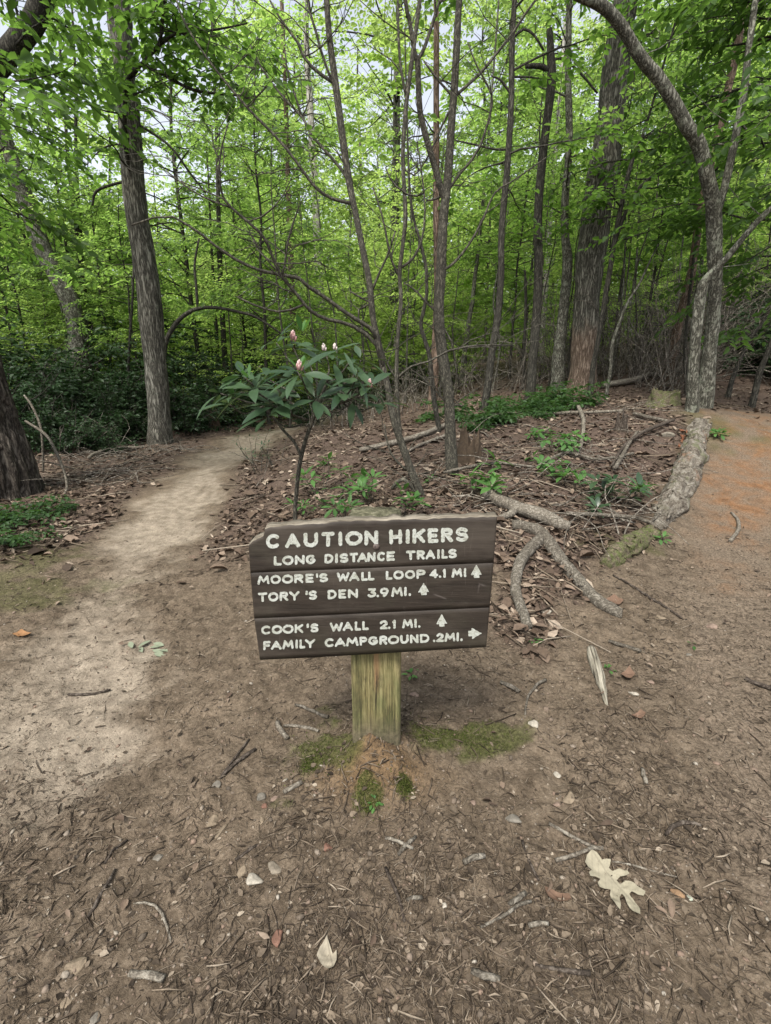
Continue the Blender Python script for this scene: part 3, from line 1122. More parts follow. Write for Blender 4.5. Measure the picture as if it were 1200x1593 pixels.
def ground_stem(P, flare=1.35, drop=.15):
    """extend the first point of a stem down into the soil"""
    z = s1(P[0, 0], P[0, 1])
    if P[0, 2] < z + .02:
        P = P.copy()
        P[0, 2] = z + .0
        P = np.vstack([[P[0, 0], P[0, 1], z - drop, P[0, 3] * flare], P])
    else:
        k = P[0] + (P[0] - P[1]) * 0
        q = np.array([P[0, 0] - (P[1, 0] - P[0, 0]) * .3, P[0, 1], z - drop, P[0, 3] * flare])
        m = (P[0] + q) / 2
        m[3] = P[0, 3] * (1 + (flare - 1) * .35)
        P = np.vstack([q, m, P])
    return P


def stem_geo(g, P, n=None, sides=10, jit=.12, seed=0):
    L = np.linalg.norm(np.diff(P[:, :3], axis=0), axis=1).sum()
    n = n or int(np.clip(L / .07, 6, 140))
    S = smooth_path(P, n)
    S[:, 3] = np.maximum(S[:, 3], .0012)
    V, Q, T = tube(S[:, :3], S[:, 3], sides, jit, seed)
    g.add(V, Q, T)
    return S


def twig_path(p, d, L, n=6, wob=.12, droop=.0, rs=RNG):
    d = d / np.linalg.norm(d)
    pts = [p]
    for k in range(n):
        d = nrm(d + rs.normal(0, wob, 3) + np.array([0, 0, -droop]))
        pts.append(pts[-1] + d * L / n)
    return np.array(pts)


class Foliage:
    def __init__(s):
        s.P, s.D, s.N, s.L, s.W, s.t = [], [], [], [], [], []
        s.tone = 0.0

    def add(s, P, D, N, L, W, t):
        s.P.append(P); s.D.append(D); s.N.append(N); s.L.append(L); s.W.append(W); s.t.append(t)

    def count(s):
        return sum(len(p) for p in s.P)

    def build(s, name, mat, parent, loc=None, fold=.18, droop=.12):
        if not s.P:
            return None
        V, Q = leaves(np.concatenate(s.P), np.concatenate(s.D), np.concatenate(s.N), np.concatenate(s.L), np.concatenate(s.W), fold, droop)
        return mesh_np(name, V, Q, mat, parent, {'tint': np.repeat(np.concatenate(s.t), 6)}, False, loc=loc)


def spray(fo, p, d, L, leaf, rs, step=.045, tilt=.38, geo=None, rad=.003):
    """a leafy twig: leaves to both sides in a roughly level layer"""
    P = twig_path(p, d, L, 5, .1, .05, rs)
    if geo is not None:
        V, Q, T = tube(P, np.linspace(rad, rad * .4, len(P)), 3, cap=False)
        geo.add(V, Q)
    n = max(3, int(L / step))
    u = np.linspace(.12, 1, n) * (len(P) - 1 - 1e-6)
    i = u.astype(int)
    f = (u - i)[:, None]
    C = P[i] * (1 - f) + P[i + 1] * f
    T = nrm(P[i + 1] - P[i])
    S = nrm(np.cross(T, UP))
    sg = np.where(np.arange(n) % 2 == 0, 1, -1)[:, None]
    D = nrm(T * rs.uniform(.3, 1.0, (n, 1)) + S * sg * rs.uniform(.6, 1.1, (n, 1)) + rs.normal(0, .2, (n, 3)) - UP * rs.uniform(0, .35, (n, 1)))
    N = nrm(UP + rs.normal(0, tilt, (n, 3)))
    l = leaf * rs.uniform(.65, 1.2, n)
    fo.add(C + D * .01, D, N, l, l * rs.uniform(.5, .68, n), np.clip(rs.normal(.5, .18, n) + fo.tone, 0, 1))


def crown(fo, geo, S, rs, z0, z1, nb, Lmax, leaf, twigs=8, Lmin=.4, rise=.25, shape='cone', azc=None, azw=math.pi, step=.05, base_z=0.0):
    """boughs with leafy twigs up a stem S (rows x, y, z, r)"""
    for _ in range(nb):
        z = rs.uniform(z0, z1)
        i = int(np.clip(np.searchsorted(S[:, 2], z), 1, len(S) - 1))
        p, r = S[i, :3].copy(), S[i, 3]
        v = (z - z0) / (z1 - z0 + 1e-6)
        if shape == 'cone':
            L = Lmin + (Lmax - Lmin) * (1 - v) ** .6 * min(1, .45 + v * 3)
        else:
            L = Lmin + (Lmax - Lmin) * math.sin(math.pi * min(1, .15 + .85 * v)) ** .7
        L *= rs.uniform(.6, 1.1)
        fo.tone = float(rs.normal(0, .24))  # random tint per bough puts backlit glow and dark pockets into the leaf colour
        az = rs.uniform(-math.pi, math.pi) if azc is None else azc + rs.uniform(-azw, azw)
        d = np.array([math.cos(az), math.sin(az), rise + .5 * v * rs.uniform(.3, 1)])
        B = twig_path(p, d, L, 8, .13, .05, rs)
        if geo is not None:
            V, Q, T = tube(B, np.linspace(min(r * .5, .006 + L * .007), .002, len(B)), 5, cap=False)
            geo.add(V, Q)
        nt_ = max(3, int(twigs * L / Lmax) + 2)
        for k in range(nt_):
            u = rs.uniform(.22, 1.0)
            j = min(int(u * 8), 7)
            q = B[j] + (B[j + 1] - B[j]) * (u * 8 - j)
            t = nrm(B[j + 1] - B[j])
            s = nrm(np.cross(t, UP)) * (1 if k % 2 else -1)
            dd = t * rs.uniform(.5, 1.1) + s * rs.uniform(.5, 1.0) + UP * rs.normal(0, .12)
            spray(fo, q, dd, L * rs.uniform(.22, .45) * (1.15 - .5 * u) + .12, leaf, rs, step, geo=geo if L < 3 else None)
        spray(fo, B[-1], B[-1] - B[-2], .3 + .15 * L, leaf, rs, step)


def tree(name, label, stems, bark, group=None, crowns=(), leafm='leaf_mid', cat='tree', sides=12, twigs=0, twig_L=.5, extra=None, flare=1.35, root_i=0, seed=0, tilt=0, jit=.12):
    """stems: list of (points, grounded?) arrays of x, y, z, r; one thing with a trunk, branches and, where leafy, a crown"""
    rs = np.random.default_rng(1000 + seed)
    base = stems[0][0]
    bx, by = base[0, 0], base[0, 1]
    loc = np.array([bx, by, s1(bx, by)])
    root = empty(name, loc)
    tag(root, label, cat, group)
    gt, gb, fo = Geo(), Geo(), Foliage()
    out = []
    for k, (P, kind) in enumerate(stems):
        if k and kind != 'trunk':
            # a limb starts at the depth of the stem it springs from
            A = np.concatenate(out)
            d0 = P[0, :3] - np.array([0, 0, H])
            dA = A[:, :3] - np.array([0, 0, H])
            c = (dA @ d0) / (np.linalg.norm(dA, axis=1) * np.linalg.norm(d0))
            j = int(np.argmax(c))
            f = A[j, 1] / P[0, 1]
            P = P.copy()
            P[:, :3] = np.array([0, 0, H]) + (P[:, :3] - np.array([0, 0, H])) * f
            P[:, 3] *= f
            P[0, :3] = A[j, :3]
        if kind.startswith('trunk'):
            P = ground_stem(P, flare) if kind == 'trunk' else P
            out.append(stem_geo(gt, P, sides=sides, seed=seed + k, jit=jit))
        else:
            out.append(stem_geo(gb, P, sides=6 if P[:, 3].max() > .01 else 4, seed=seed + k, jit=.06))
    for c in crowns:
        c = dict(c)
        S = out[c.pop('stem', 0)]
        S = S[np.argsort(S[:, 2])]
        crown(fo, gb, S, rs, **c)
    # bare twigs on the stems
    for k in range(twigs):
        S = out[rs.integers(len(out))]
        i = rs.integers(int(len(S) * .3), len(S))
        az = rs.uniform(-math.pi, math.pi)
        P = twig_path(S[i, :3], np.array([math.cos(az), .5 * math.sin(az), rs.uniform(.1, .9)]), twig_L * rs.uniform(.4, 1.3), 7, .2, -.02, rs)
        V, Q, T = tube(P, np.linspace(min(.0055, S[i, 3] * .55), .0012, len(P)), 4, cap=False)
        gb.add(V, Q)
        for m in range(rs.integers(1, 4)):
            j = rs.integers(2, 6)
            P2 = twig_path(P[j], (P[j + 1] - P[j]) / np.linalg.norm(P[j + 1] - P[j]) + rs.normal(0, .6, 3), twig_L * rs.uniform(.2, .6), 5, .2, 0, rs)
            V, Q, T = tube(P2, np.linspace(.0028, .0009, len(P2)), 3, cap=False)
            gb.add(V, Q)
    build_two(gt, gb, 'trunk', [M[bark], M[bark if bark in ('bark_smooth', 'bark_grey') else 'bark_dark']], root, loc)
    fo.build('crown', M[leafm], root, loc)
    return root


def up_ext(P, L, shrink=.6, lean=None):
    """carry a stem on above the picture"""
    d = nrm(P[-1, :3] - P[-2, :3])
    d = nrm(d + UP * .4)
    q = P[-1].copy()
    q[:3] += d * L
    q[3] *= shrink
    m = (P[-1] + q) / 2
    return np.vstack([P, m, q])


def TR(pix, Y, ext=0, **k):
    P = px_path(pix, Y, k.get('dY', 0))
    return up_ext(P, ext) if ext else P


# ------------------------------------------------------------------ the trees one can tell apart
tree('oak_tree', 'tall straight grey trunk standing at the left edge of the sandy trail', [
    (TR([(250, 690, 40), (248, 640, 34), (241, 560, 33), (233, 470, 35), (224, 400, 34), (214, 340, 33), (207, 270, 32), (201, 180, 32), (193, 100, 32), (187, 40, 34), (184, 0, 35)], 7.9, 4), 'trunk'),
    (TR([(204, 290, 9), (198, 245, 7), (194, 205, 7), (195, 150, 6), (200, 120, 6.5), (222, 98, 6), (247, 68, 5.5), (253, 30, 5), (258, -6, 4)], 7.5, dY=-1.2), 'limb'),
    (TR([(248, 66, 4.5), (275, 52, 4), (300, 50, 3.5), (340, 45, 3), (385, 36, 2)], 6.6, dY=-.3), 'limb'),
    (TR([(222, 98, 4), (262, 120, 5), (300, 139, 4.5), (345, 146, 3.5), (400, 150, 2.5)], 6.9), 'limb'),
    (TR([(228, 190, 4), (262, 225, 4), (295, 268, 3.5), (320, 300, 2.5)], 7.6), 'limb'),
    (TR([(184, 275, 4), (165, 290, 4), (148, 300, 4), (144, 320, 3)], 7.6), 'limb'),
], 'bark_oak', crowns=[dict(stem=1, z0=3.4, z1=6.4, nb=16, Lmax=1.8, leaf=.115, twigs=9, rise=.05),
                       dict(stem=2, z0=5.0, z1=6.0, nb=10, Lmax=1.3, leaf=.11, twigs=8, rise=0),
                       dict(stem=3, z0=4.0, z1=5.2, nb=8, Lmax=1.1, leaf=.11, twigs=8, rise=0),
                       dict(stem=0, z0=8.0, z1=10.5, nb=14, Lmax=2.5, leaf=.14, twigs=9)],
    leafm='leaf_near', sides=18, seed=1, twigs=10, jit=.16)

# leaning trunk behind it, its foot lost in the thicket
tree('leaning_tree', 'grey trunk leaning left in the shrubs behind the tall trailside trunk', [
    (TR([(132, 585, 30), (125, 545, 29), (112, 475, 28), (92, 435, 27), (68, 390, 26), (48, 335, 25), (30, 280, 23), (12, 225, 20), (-10, 150, 17)], 11.5, 3), 'trunk')],
    'bark_grey', crowns=[dict(z0=4.2, z1=8.5, nb=15, Lmax=2.4, leaf=.12, twigs=10)], leafm='leaf_mid', sides=14, seed=2, twigs=6, jit=.16)

tree('dark_leaning_tree', 'dark trunk slanting across the top left corner under the sky', [
    (TR([(-330, 640, 46), (-230, 430, 42), (-120, 250, 38), (-30, 130, 35), (35, 55, 32), (72, -20, 30)], 6.6, 4), 'trunk')],
    'bark_dark', crowns=[dict(z0=2.8, z1=6.2, nb=17, Lmax=2.0, leaf=.115, twigs=10, rise=-.02, azc=.6, azw=1.3)], leafm='leaf_near', sides=14, seed=3, jit=.15)

# furrowed oak at the left edge: real furrows in its surface
Pn = TR([(4, 790, 112), (-10, 730, 104), (-32, 660, 98), (-52, 590, 92), (-80, 470, 88), (-110, 300, 84), (-140, 100, 80)], 4.6, 5)
Pn = ground_stem(Pn, 1.08, .2)
Sn = smooth_path(Pn, 420)
V, Q, T = tube(Sn[:, :3], Sn[:, 3], 150)
nv = 420 * 150
ang = np.tile(np.linspace(0, 2 * math.pi, 150, endpoint=False), 420)
zl = np.repeat(Sn[:, 2], 150)
cen = np.repeat(Sn[:, :3], 150, 0)
rr = np.repeat(Sn[:, 3], 150)
cyl = np.stack([np.cos(ang) * 6.0, np.sin(ang) * 6.0, zl * 2.4], 1)
wv = fbm(cyl * 1.2, 3, 71) * 1.6
rid = 1 - np.abs(2 * fbm(cyl * np.array([1, 1, .8]) + np.stack([wv, -wv, wv * .3], 1), 3, 70) - 1) * 3.2
rid2 = 1 - np.abs(2 * vnoise(np.stack([np.cos(ang) * 5, np.sin(ang) * 5, zl * 9], 1), 75) - 1)
dd = (np.clip(1 - rid, 0, 1) * .045 - .02) * (.7 + .5 * rid2)
V[:nv] = cen + (V[:nv] - cen) * (1 + dd / rr)[:, None]
locn = np.array([Pn[0, 0], Pn[0, 1], s1(Pn[0, 0], Pn[0, 1])])
ro = empty('oak_tree', locn)
tag(ro, 'deeply furrowed brown trunk cut off by the left edge beside the trail', 'tree')
g = Geo()
g.add(V, Q, T)
fo, gb = Foliage(), Geo()
crown(fo, gb, Sn[np.argsort(Sn[:, 2])], np.random.default_rng(4), 2.5, 5.5, 16, 2.0, .11, 9, azc=.5, azw=1.0, rise=-.05)
build_two(g, gb, 'trunk', [M['bark_furrow'], M['bark_dark']], ro, locn)
fo.build('crown', M['leaf_near'], ro, locn)

# thin poles left
for k, (pix, Y, lab) in enumerate([
    ([(150, 560, 6), (142, 545, 7), (135, 480, 7.5), (127, 420, 7), (120, 360, 6.5), (112, 300, 6), (105, 235, 5), (100, 150, 4)], 12.5, 'thin dark pole trunk just right of the left leaning trunk, first of a close pair'),
    ([(158, 560, 6), (148, 545, 6), (140, 500, 6.5), (132, 460, 6.5), (126, 380, 6), (121, 300, 5.5), (118, 235, 5), (118, 140, 4)], 12.8, 'thin dark pole trunk of a close pair, the one nearer the tall trailside trunk'),
    ([(178, 560, 4), (175, 500, 4), (172, 430, 4), (170, 330, 3.5), (171, 230, 3)], 13.5, 'very thin straight pole midway between the close pair and the tall trailside trunk'),
    ([(114, 470, 4), (112, 440, 4.5), (104, 390, 4), (96, 340, 3.5), (84, 250, 3)], 13, 'very thin pole slanting left behind the leaning trunk on the left'),
    ([(75, 500, 4), (68, 460, 4), (50, 400, 4), (34, 355, 3.5), (15, 290, 3)], 14, 'thin bent pole far left, in front of bright leaves left of the leaning trunk'),
    ([(200, 590, 4), (202, 530, 4), (206, 470, 3.5), (208, 400, 3)], 10, 'thin stem rising close beside the left side of the tall trailside trunk'),
]):
    tree('young_tree', lab, [(TR(pix, Y, 2), 'trunk')], 'bark_dark', sides=6, seed=10 + k, twigs=5, leafm='leaf_mid', jit=.05,
         crowns=[dict(z0=1.8, z1=5, nb=9, Lmax=1.3, leaf=.11, twigs=7)], group='thin young trees in the woods')

# poles in the middle distance, left of centre
tree('young_tree', 'dark straight pole tree standing behind the rhododendron leaves', [
    (TR([(353, 590, 10), (350, 560, 9), (345, 470, 8), (342, 400, 8), (340, 330, 7), (338, 230, 6)], 13, 3), 'trunk')], 'bark_dark', sides=8, seed=20, twigs=8,
    crowns=[dict(z0=3, z1=7, nb=14, Lmax=1.7, leaf=.12, twigs=8)], jit=.06)
tree('young_tree', 'thin pole close beside the dark straight pole behind the rhododendron', [
    (TR([(340, 590, 5), (338, 530, 5), (333, 450, 4.5), (329, 380, 4), (325, 290, 3)], 13.6, 2), 'trunk')], 'bark_dark', sides=6, seed=21, twigs=6,
    crowns=[dict(z0=2.5, z1=6, nb=9, Lmax=1.3, leaf=.11, twigs=7)], jit=.06)
tree('young_tree', 'bent sapling arching right in a bow over the far end of the trail', [
    (TR([(254, 600, 7), (257, 540, 7), (268, 512, 7), (285, 492, 6.5), (308, 480, 6), (340, 479, 5), (375, 486, 4.5), (400, 494, 4), (440, 520, 3)], 9.5), 'trunk'),
    (TR([(308, 480, 4.5), (305, 440, 4), (303, 410, 3.5), (310, 370, 3)], 9.5), 'limb')], 'bark_dark', sides=7, seed=22, twigs=8, jit=.06)
tree('pale_tree', 'pale whitish trunk wrapped in vines behind the rhododendron flowers', [
    (TR([(503, 620, 22), (500, 560, 19), (498, 470, 17), (496, 420, 13), (493, 350, 12), (490, 280, 11), (486, 230, 11), (482, 150, 10), (478, 100, 9), (476, 20, 8)], 15, 4), 'trunk')],
    'bark_pale', sides=10, seed=23, crowns=[dict(z0=6.5, z1=10, nb=18, Lmax=2.4, leaf=.13, twigs=9)], jit=.1)
tree('tree', 'slim reddish trunk left of the vine wrapped pale trunk', [
    (TR([(460, 600, 11), (457, 520, 10), (454, 440, 9), (452, 380, 9), (449, 300, 8), (446, 200, 7)], 16, 4), 'trunk')], 'bark_red', sides=8, seed=24,
    crowns=[dict(z0=5, z1=9, nb=14, Lmax=2.0, leaf=.13, twigs=9)])

# the multi-stemmed sapling behind the sign
tree('young_tree', 'tall bare multi-stemmed sapling with long branches sweeping left, rising behind the sign', [
    (TR([(655, 775, 14), (645, 745, 13), (632, 710, 12), (620, 675, 12), (610, 640, 11), (603, 600, 10.5), (590, 545, 10), (580, 490, 10), (575, 440, 10), (563, 380, 10), (552, 325, 10), (543, 280, 11), (536, 235, 11.5), (528, 175, 11.5), (521, 120, 11), (513, 60, 10), (508, -5, 9)], 3.75, 1.5), 'trunk'),
    (TR([(625, 690, 7), (621, 660, 7), (618, 620, 7), (617, 580, 6.5), (619, 526, 6.5), (624, 470, 6.5), (622, 425, 6.5), (627, 380, 6.5), (631, 340, 7), (629, 290, 6.5), (627, 240, 6.5), (630, 190, 7), (633, 155, 7), (639, 110, 7), (645, 63, 7), (654, -5, 6.5)], 3.75, 1.2, dY=.1), 'trunk0'),
    (TR([(632, 158, 5), (626, 120, 4.5), (621, 75, 4.5), (619, 0, 4), (618, -30, 3.5)], 3.8), 'limb'),
    (TR([(543, 315, 6), (520, 310, 5), (496, 296, 5), (478, 275, 4.5), (461, 251, 4.5), (433, 216, 4), (395, 178, 4), (370, 150, 3.5), (345, 120, 3.5), (310, 73, 3), (285, 30, 3), (275, 0, 2.5)], 3.7, dY=-.2), 'limb'),
    (TR([(558, 345, 5), (540, 280, 4.5), (521, 251, 4.5), (486, 211, 4), (471, 183, 4), (440, 150, 3.2), (410, 110, 2.8), (390, 70, 2)], 3.7, dY=.4), 'limb'),
    (TR([(471, 183, 3.5), (460, 150, 3), (448, 115, 2.8), (444, 80, 2)], 4.0), 'limb'),
    (TR([(471, 183, 2.5), (480, 160, 2), (483, 135, 2), (478, 110, 1.5)], 4.0), 'limb'),
    (TR([(513, 130, 5.5), (495, 112, 5), (475, 92, 4.5), (460, 60, 4), (440, 35, 3.5), (420, 0, 3)], 3.75), 'limb'),
    (TR([(514, 140, 5), (503, 90, 4.5), (492, 50, 4.5), (480, 10, 4), (478, -10, 3.5)], 3.75), 'limb'),
    (TR([(585, 530, 6.5), (579, 513, 6.5), (560, 500, 6.5), (538, 486, 6), (505, 462, 6), (476, 443, 5.5), (466, 433, 5.5), (430, 426, 5), (400, 419, 4.5), (370, 405, 4.5), (343, 388, 4), (320, 370, 4), (300, 355, 3.5), (260, 335, 3), (205, 350, 2.5)], 3.7, dY=-.5), 'limb'),
    (TR([(604, 575, 6.5), (590, 545, 6), (571, 521, 6), (540, 503, 5.5), (513, 498, 5.5), (490, 488, 5.5), (476, 476, 5.5), (456, 450, 5), (440, 433, 5), (426, 405, 5), (418, 383, 5), (408, 366, 5), (393, 351, 4.5), (358, 321, 4), (345, 301, 4), (342, 270, 3.5), (343, 238, 3), (355, 193, 2)], 3.72, dY=-.7), 'limb'),
    (TR([(343, 240, 2.5), (332, 225, 2), (330, 195, 1.6)], 3.05), 'limb'),
    (TR([(440, 433, 3.5), (444, 410, 3.5), (446, 385, 3.2), (455, 350, 3), (464, 325, 2.4)], 3.4), 'limb'),
    (TR([(476, 476, 4), (440, 485, 3.5), (405, 478, 3.2), (370, 462, 2.6)], 3.3), 'limb'),
    (TR([(358, 321, 3), (320, 308, 2.6), (290, 290, 2.4), (258, 265, 2)], 3.1), 'limb'),
    (TR([(576, 468, 3), (560, 462, 3), (545, 453, 2.5)], 3.75), 'limb'),
    (TR([(577, 472, 3), (566, 478, 3), (556, 486, 3), (565, 512, 2.5), (580, 560, 2)], 3.7), 'limb'),
    (TR([(577, 455, 4), (590, 425, 3.5), (604, 395, 3), (615, 360, 2.5)], 3.8), 'limb'),
    (TR([(622, 424, 4), (608, 400, 3.5), (596, 340, 3), (580, 290, 2.5)], 3.8), 'limb'),
    (TR([(623, 422, 4.5), (640, 405, 4.5), (652, 385, 4), (660, 355, 3.5), (661, 310, 3), (655, 260, 2.6), (650, 230, 2)], 3.8), 'limb'),
    (TR([(662, 310, 3), (640, 305, 2.8), (612, 285, 2.6), (600, 260, 2)], 3.8), 'limb'),
    (TR([(618, 585, 3.5), (600, 560, 3), (585, 500, 2)], 3.8), 'limb'),
    (TR([(619, 592, 4), (640, 570, 3.5), (668, 562, 3), (700, 545, 3), (740, 538, 2.5)], 3.9), 'limb'),
    (TR([(655, 775, 9), (640, 755, 8), (625, 745, 7), (610, 760, 6)], 3.7), 'limb'),
    (TR([(641, 735, 4), (620, 720, 3.6), (606, 700, 3), (598, 660, 2.5)], 3.75), 'limb'),
], 'bark_smooth', sides=10, seed=30, twigs=95, twig_L=.6, flare=1.2, jit=.08,
    crowns=[dict(stem=3, z0=2.4, z1=3.3, nb=5, Lmax=.5, leaf=.06, twigs=4, Lmin=.2)], leafm='leaf_near')

tree('young_tree', 'brown sapling forking into two upright limbs, right of the bare multi-stemmed sapling', [
    (TR([(704, 742, 20), (701, 690, 18), (700, 640, 16), (696, 600, 17), (690, 560, 17), (683, 500, 16.5), (685, 440, 15.5), (687, 400, 15), (689, 360, 15), (691, 330, 14), (697, 276, 13), (703, 188, 12), (708, 125, 11.5), (713, 25, 10.5), (715, -5, 10)], 4.3, 2.5), 'trunk'),
    (TR([(692, 316, 11), (685, 289, 10), (674, 250, 9.5), (663, 213, 9.5), (655, 180, 9), (653, 163, 9), (651, 130, 8.5), (650, 97, 9), (645, 80, 7), (637, 30, 6.5), (630, -5, 6)], 4.3, 1.5, dY=-.2), 'trunk0'),
    (TR([(650, 97, 6), (660, 75, 5.5), (672, 40, 5), (683, 5, 4.5), (690, -10, 4)], 4.1, 1), 'trunk0'),
    (TR([(699, 301, 4), (712, 275, 4), (741, 239, 4), (755, 205, 3.8), (763, 176, 3.6), (766, 151, 3.4), (755, 125, 3), (741, 100, 2.6), (728, 65, 2)], 4.3), 'limb'),
    (TR([(711, 150, 5.5), (730, 130, 5), (751, 110, 5), (775, 80, 4.5), (796, 55, 4.5), (815, 25, 4), (838, -6, 3.5)], 4.4, dY=.3), 'limb'),
    (TR([(698, 150, 4), (680, 122, 3.6), (660, 95, 3)], 4.3), 'limb'),
    (TR([(692, 300, 3.5), (676, 310, 3.2), (663, 312, 3)], 4.2), 'limb'),
    (TR([(697, 160, 4), (690, 190, 3.5), (675, 225, 3), (655, 262, 2.5), (640, 272, 2.5), (620, 250, 2)], 4.1), 'limb'),
    (TR([(693, 425, 4.5), (705, 410, 4.5), (730, 380, 4), (752, 340, 3.5), (770, 300, 3), (800, 280, 2.5), (850, 245, 2)], 4.4), 'limb'),
    (TR([(683, 492, 4), (668, 475, 3.6), (645, 450, 3), (628, 440, 2.5)], 4.3), 'limb'),
    (TR([(692, 505, 3.5), (702, 530, 3.2), (708, 565, 3), (715, 600, 2)], 4.3), 'limb'),
    (TR([(697, 628, 4), (680, 610, 3.5), (655, 585, 3), (640, 575, 2)], 4.3), 'limb'),
    (TR([(702, 634, 4), (712, 630, 4), (720, 632, 3.5)], 4.25), 'limb'),
    (TR([(690, 545, 3.5), (720, 540, 3), (750, 537, 3), (800, 537, 2)], 4.8), 'limb'),
], 'bark_smooth', sides=12, seed=31, twigs=48, twig_L=.65, flare=1.25, jit=.1)

tree('young_tree', 'crooked thin sapling with a zigzag stem between the two bare saplings', [
    (TR([(682, 660, 8), (676, 625, 8), (672, 590, 8), (668, 552, 7), (660, 525, 6.5), (655, 505, 6), (660, 480, 6), (664, 455, 5.5), (663, 418, 5), (655, 380, 5), (645, 345, 4.5), (638, 300, 4), (635, 230, 3)], 6.0, 1), 'trunk')],
    'bark_dark', sides=7, seed=32, twigs=14, twig_L=.6, jit=.06)
tree('tree', 'short reddish trunk partly hidden behind the forked brown sapling', [
    (TR([(672, 640, 15), (674, 610, 15), (677, 560, 14), (680, 510, 14), (682, 440, 13), (680, 360, 12), (679, 250, 10)], 8.6, 4), 'trunk')], 'bark_red', sides=10, seed=33,
    crowns=[dict(z0=4, z1=8, nb=14, Lmax=1.8, leaf=.12, twigs=9)])

tree('tree', 'slender curving brown trunk between the forked sapling and the dark broken-topped trunk', [
    (TR([(753, 640, 13), (758, 610, 12), (762, 575, 11.5), (766, 546, 11.5), (773, 505, 11), (777, 470, 10.5), (780, 420, 10.5), (780, 380, 10), (782, 340, 10), (787, 289, 10), (792, 226, 9.5), (796, 150, 9), (797, 75, 8.5), (801, -5, 8)], 7.6, 4), 'trunk'),
    (TR([(795, 145, 4), (780, 125, 3.5), (765, 118, 2.5)], 7.6), 'limb'),
    (TR([(798, 60, 4), (815, 45, 4), (832, 55, 3.5), (846, 78, 3)], 7.6), 'limb'),
    (TR([(790, 235, 3.5), (770, 232, 3), (740, 225, 3), (708, 218, 2)], 7.5), 'limb')],
    'bark_dark', sides=10, seed=34, twigs=8, crowns=[dict(z0=3.3, z1=9, nb=27, Lmax=1.9, leaf=.11, twigs=9)], leafm='leaf_near', jit=.1)
tree('broken_tree', 'dark curving trunk with a pale broken top and one short limb to the left', [
    (TR([(827, 592, 15), (829, 560, 14), (833, 520, 14), (837, 455, 13.5), (838, 400, 13.5), (837, 345, 13), (840, 290, 13), (845, 240, 13), (850, 200, 13), (855, 160, 13), (859, 118, 14), (857, 80, 12), (855, 45, 9)], 8.6), 'trunk'),
    (TR([(858, 112, 8), (848, 105, 8), (835, 102, 7.5), (818, 103, 6)], 8.6), 'limb'),
    (TR([(853, 105, 4), (870, 90, 4), (900, 110, 3.5), (930, 145, 3)], 8.4), 'limb')],
    'bark_dark', sides=12, seed=35, twigs=4, jit=.12)
tree('tree', 'mottled grey-green trunk standing just left of the biggest trunk', [
    (TR([(868, 592, 22), (869, 560, 19), (873, 520, 17), (877, 480, 16), (882, 430, 15.5), (883, 400, 15), (880, 370, 13), (879, 330, 12), (881, 290, 11.5), (885, 240, 11), (886, 190, 11), (884, 125, 10), (885, 60, 9.5), (886, -5, 9)], 9.3, 4), 'trunk')],
    'bark_grey', sides=12, seed=36, twigs=6, crowns=[dict(z0=3.6, z1=9, nb=25, Lmax=2.0, leaf=.115, twigs=9)], leafm='leaf_mid', jit=.12)
tree('oak_tree', 'biggest trunk, thick and rough barked with a reddish brown foot, behind the leafy bank', [
    (TR([(905, 612, 50), (907, 585, 44), (909, 540, 41), (912, 490, 40), (916, 440, 40), (920, 395, 43), (928, 340, 45), (935, 290, 44), (941, 250, 42), (947, 205, 38), (952, 160, 38), (957, 115, 38), (962, 75, 37), (968, 30, 36), (974, -5, 36)], 9.0, 5), 'trunk'),
    (TR([(918, 360, 6), (935, 300, 4), (960, 270, 3)], 8.6), 'limb')],
    'bark_foot', sides=26, seed=37, twigs=5, crowns=[dict(z0=7.5, z1=11, nb=20, Lmax=3, leaf=.13, twigs=10)], leafm='leaf_mid', jit=.2, flare=1.5)
tree('tree', 'thin dark forked trunk leaning right beside the biggest trunk', [
    (TR([(921, 592, 9), (924, 565, 8.5), (930, 535, 8), (936, 500, 8), (943, 455, 8), (951, 410, 8), (956, 375, 8), (963, 340, 8), (972, 295, 7), (981, 260, 7), (988, 238, 6.5), (998, 215, 5), (1010, 180, 4)], 8.2, 2), 'trunk'),
    (TR([(955, 385, 6), (968, 345, 5.5), (985, 305, 5.5), (1008, 280, 5), (1035, 262, 4), (1070, 250, 3)], 8.2), 'limb')],
    'bark_dark', sides=8, seed=38, twigs=10, crowns=[dict(stem=1, z0=2.7, z1=4.0, nb=12, Lmax=1.3, leaf=.10, twigs=8, rise=0), dict(z0=3.2, z1=7, nb=16, Lmax=1.6, leaf=.10, twigs=8)], leafm='leaf_near', jit=.08)
tree('pale_tree', 'slim pale trunk seen behind the dark broken-topped trunk', [
    (TR([(842, 580, 11), (843, 530, 9.5), (846, 490, 9), (850, 440, 8.5), (853, 390, 8), (858, 320, 7)], 15, 4), 'trunk')], 'bark_pale', sides=8, seed=39,
    crowns=[dict(z0=5, z1=9, nb=12, Lmax=2, leaf=.13, twigs=8)])
tree('young_tree', 'thin dead snag with a frayed pale top left of the dark broken-topped trunk', [
    (TR([(814, 600, 6), (815, 570, 5.5), (817, 520, 5), (818, 470, 4.5), (818, 445, 5), (817, 420, 3)], 10), 'trunk')], 'bark_dark', sides=7, seed=40, twigs=4, jit=.1)
tree('young_tree', 'thin leaning sapling with pale streaks right of the forked brown sapling', [
    (TR([(722, 560, 8), (729, 505, 7.5), (735, 470, 7), (738, 440, 6.5), (743, 400, 6), (747, 360, 5.5), (752, 310, 5), (758, 240, 4)], 12, 3), 'trunk')], 'bark_grey', sides=7, seed=41, twigs=6,
    crowns=[dict(z0=2.2, z1=6, nb=14, Lmax=1.3, leaf=.11, twigs=8)], jit=.08)

